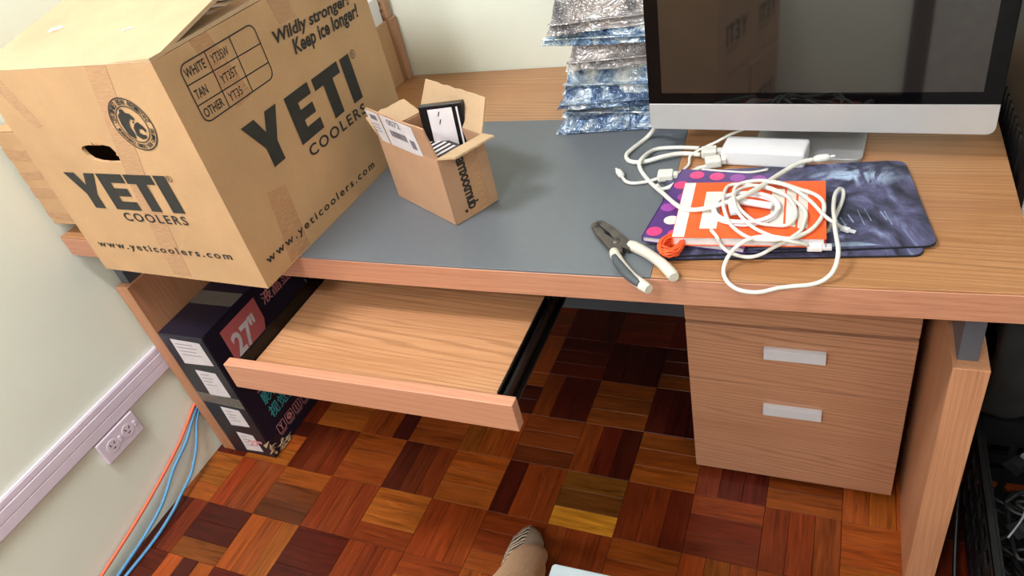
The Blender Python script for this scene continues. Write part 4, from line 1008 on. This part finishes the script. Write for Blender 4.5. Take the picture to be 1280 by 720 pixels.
# dark computer tower standing on the crates
t = thing('computer_tower', 'black computer tower with silver strip on the crates beside the screen', 'computer', (1.79, .30, .5775))
MB().box(0, .22, 0, .45, 0, .52).build('case', M_['black'], t, bevel=.004)
MB().box(.012, .018, -.004, 0, .06, .40).build('silver_strip', M_['alu'], t)
MB().box(.04, .185, -.003, 0, .34, .38).build('drive_bay', gcab, t); MB().box(.04, .185, -.003, 0, .29, .33).build('drive_bay', gcab, t)
for y_, z_, h_ in ((.395, .10, .10), (.36, .10, .10)): MB().box(-.004, 0, y_, y_+.006, z_, z_+h_).build('silver_strip', M_['alu'], t)
MB().box(-.006, 0, .315, .33, .010, .018).build('white_connector', M_['white'], t); MB().box(-.004, 0, .366, .395, .125, .195).build('drive_bay', bits, t)
m = MB()
for i in range(12): m.box(-.003, 0, .03+.026*i, .046+.026*i, .08, .20)
m.build('side_vent', gcab, t)

# ================================================================== STOOL AND PERSON IN FRONT
t = thing('stool', 'pale grey stool top at the lower edge beside the shoe', 'stool', (1.355, -.46, 0), math.radians(1))
pst = plain('pale_grey_plastic', (158, 168, 174), .4, vary=.02)
MB().prism(rrect(-.163, .163, -.163, .163, .006), .398, .420).build('seat', pst, t, bevel=.002)
for sx in (-1, 1):
    for sy in (-1, 1): MB().box(sx*.14-.012, sx*.14+.012, sy*.14-.012, sy*.14+.012, 0, .398).build('leg', M_['darkmetal'], t, bevel=.002)
m = MB()
for s_ in (-1, 1): m.box(-.128, .128, s_*.14-.008, s_*.14+.008, .15, .17); m.box(s_*.14-.008, s_*.14+.008, -.128, .128, .19, .21)
m.build('stretcher', M_['darkmetal'], t)

per_ = thing('person', 'person in beige trousers and patterned flat shoe, only one foot in view', 'person', (1.0, -.10, 0))
k = N('patterned_shoe_cloth'); co = k.coords((1, 1, 1)); w = k.n('ShaderNodeTexWave'); w.inputs['Scale'].default_value = 34; w.inputs['Distortion'].default_value = 7; w.inputs['Detail'].default_value = 2; k.l(k.coords(rot=(0, 0, .8)), 0, w, 'Vector')
r = k.ramp(w, 0, [(.46, lin(28, 22, 22)), (.54, lin(214, 192, 168))]); k.l(r, 0, k.b, 'Base Color'); k.set(Roughness=.7); zig = k.m
shoem = plain('taupe_shoe_cloth', (150, 130, 112), .6, vary=.1); sole = plain('dark_sole', (60, 48, 40), .7)
trm = N('beige_trouser_cloth'); co = trm.coords(); n1 = trm.noise(co, 260, 2); r = trm.ramp(n1, 0, [(.3, lin(178, 138, 104)), (.7, lin(206, 166, 130))]); trm.l(r, 0, trm.b, 'Base Color'); trm.set(Roughness=.8); trm.bump(trm.noise(co, 22, 3), 0, .3, .006)
def loft(mb, secs, seg=20):
    """secs: (centre, half width vector, half height vector)"""
    vs = []
    for c_, a, b in secs:
        for j in range(seg):
            th = 2*math.pi*j/seg; vs.append(Vector(c_)+Vector(a)*math.cos(th)+Vector(b)*math.sin(th))
    n = len(secs); fs = [(i*seg+j, i*seg+(j+1) % seg, (i+1)*seg+(j+1) % seg, (i+1)*seg+j) for i in range(n-1) for j in range(seg)]
    fs += [tuple(range(seg))[::-1], tuple(range((n-1)*seg, n*seg))]
    mb.add(vs, fs, None, True); return mb
# foot points to +y (slightly left); local origin at (1.0, -.10)
fx = Vector((-.14, .99, 0)).normalized(); sx_ = Vector((fx.y, -fx.x, 0))
def at(s, z): return (Vector((-.018, .075, 0))-fx*(.075-s*1.0)+Vector((0, 0, z))) if False else Vector((-.022, .078, 0))-fx*s+Vector((0, 0, z))
m = MB(); loft(m, [(at(.0, .022), sx_*.006, Vector((0, 0, .010))), (at(.012, .024), sx_*.022, Vector((0, 0, .018))), (at(.035, .028), sx_*.034, Vector((0, 0, .024))), (at(.075, .034), sx_*.040, Vector((0, 0, .030))), (at(.12, .042), sx_*.040, Vector((0, 0, .038))), (at(.18, .046), sx_*.034, Vector((0, 0, .042))), (at(.235, .046), sx_*.032, Vector((0, 0, .042))), (at(.262, .044), sx_*.018, Vector((0, 0, .036)))])
shoe = m.build('shoe', shoem, per_)
m = MB()   # patterned band along the outer (left) side and toe of the shoe
secs = [(-.001, .022, .007, .011), (.012, .024, .0225, .0185), (.035, .028, .0346, .0246), (.075, .034, .0407, .0306), (.12, .042, .0407, .0386), (.18, .046, .0346, .0426), (.235, .046, .0326, .0426)]
vs = []; na = 9
for s_, zc, hw, hh in secs:
    for q_ in range(na):
        th = math.radians(88+115*q_/(na-1)); vs.append(at(s_, zc)+sx_*hw*1.03*math.cos(th)+Vector((0, 0, hh*1.03*math.sin(th))))
m.add(vs, [(i*na+j, i*na+j+1, (i+1)*na+j+1, (i+1)*na+j) for i in range(len(secs)-1) for j in range(na-1)], None, True); m.build('patterned_band', zig, shoe)
m = MB(); loft(m, [(at(-.003, .006), sx_*.006, Vector((0, 0, .005))), (at(.012, .006), sx_*.026, Vector((0, 0, .0055))), (at(.06, .006), sx_*.042, Vector((0, 0, .0055))), (at(.13, .006), sx_*.040, Vector((0, 0, .0055))), (at(.20, .006), sx_*.035, Vector((0, 0, .0055))), (at(.268, .006), sx_*.022, Vector((0, 0, .0055)))]); m.build('sole', sole, shoe)
m = MB(); X = Vector((1, 0, 0)); Yv = Vector((0, 1, 0))
loft(m, [((.012, -.012, .050), X*.028+Yv*.002, Vector((0, .040, -.014))), ((.016, -.020, .070), X*.036, Vector((0, .046, -.016))), ((.022, -.040, .105), X*.038, Vector((0, .044, -.014))), ((.050, -.095, .165), X*.043, Vector((0, .044, .004))), ((.085, -.185, .26), X*.047, Vector((0, .044, .022))), ((.112, -.285, .36), X*.052, Vector((0, .046, .030))), ((.122, -.360, .435), X*.056, Vector((0, .050, .030))), ((.128, -.420, .475), X*.056, Vector((0, .052, .036))), ((.132, -.470, .49), X*.040, Vector((0, .030, .040)))], 24)
m.build('trouser_leg', trm.m, per_)

# ================================================================== BEHIND THE VIEWER (seen in the dark screen)
for i, (x, y, z, rz) in enumerate(((.80, -1.75, .0004, math.pi), (.83, -1.77, .4062, math.pi), (.42, -1.30, .0004, math.pi), (.40, -2.32, .0004, math.pi))):
    pass
STK = [((.34, -1.52, .0004), 'cooler carton at the bottom of the stack nearest the desk, behind the viewer'), ((.345, -1.525, .4051), 'cooler carton on top of the stack nearest the desk, behind the viewer'),
       ((.34, -2.06, .0004), 'cooler carton at the bottom of the stack furthest from the desk'), ((.335, -2.07, .4051), 'cooler carton on top of the stack furthest from the desk')]
for (p, lb) in STK:
    cooler_carton('cooler_carton', lb, (p[0]+.42, p[1]-.51, p[2]), 0, detail=False, group='cooler cartons stacked behind the viewer')
dframe = plain('dark_door_frame', (66, 58, 60), .4); dleaf = plain('pale_door_leaf', (206, 204, 200), .45)
d_ = link('door_1', None, None, (1.45, RY+.001, 0)); d_['kind'] = 'structure'; d_['label'] = 'pale flush door with dark frame behind the viewer'
MB().box(-.09, 0, 0, .05, 0, 2.1).build('door_frame', dframe, d_, bevel=.003); MB().box(.82, .91, 0, .05, 0, 2.1).build('door_frame', dframe, d_, bevel=.003); MB().box(-.09, .91, 0, .05, 2.1, 2.18).build('door_frame', dframe, d_, bevel=.003)
dl = MB().box(.002, .818, .004, .036, .005, 2.098).build('door_leaf', dleaf, d_, bevel=.002)
MB().tube([(.07, .036, 1.0), (.07, .08, 1.0), (.10, .085, 1.0), (.19, .085, 1.0)], .009, 10, 3).build('door_handle', M_['alu'], dl)

# ================================================================== CEILING LAMPS
em = N('lit_fluorescent_tube'); em.b.inputs['Emission Color'].default_value = (1, .97, .92, 1); em.b.inputs['Emission Strength'].default_value = 6.0; em.set(Base_Color=(.9, .9, .9, 1))
for i, (lx, ly, lr, lw) in enumerate(LAMPS):
    t = thing('ceiling_lamp', ['three-tube ceiling lamp above the left end of the desk', 'three-tube ceiling lamp nearer the right wall', 'three-tube ceiling lamp nearest the door'][i], 'lamp', (lx, ly, CEIL), lr, 'ceiling lamps')
    MB().box(-.30, .30, -.15, .15, -.045, -.001).build('housing', M_['white'], t, bevel=.004)
    for y in (-.09, 0, .09): MB().tube([(-.27, y, -.062), (.27, y, -.062)], .013, 12, 1).build('tube', em.m, t)
    for x in (-.282, .282): MB().box(x-.012, x+.012, -.12, .12, -.08, -.045).build('end_cap', M_['white'], t, bevel=.002)
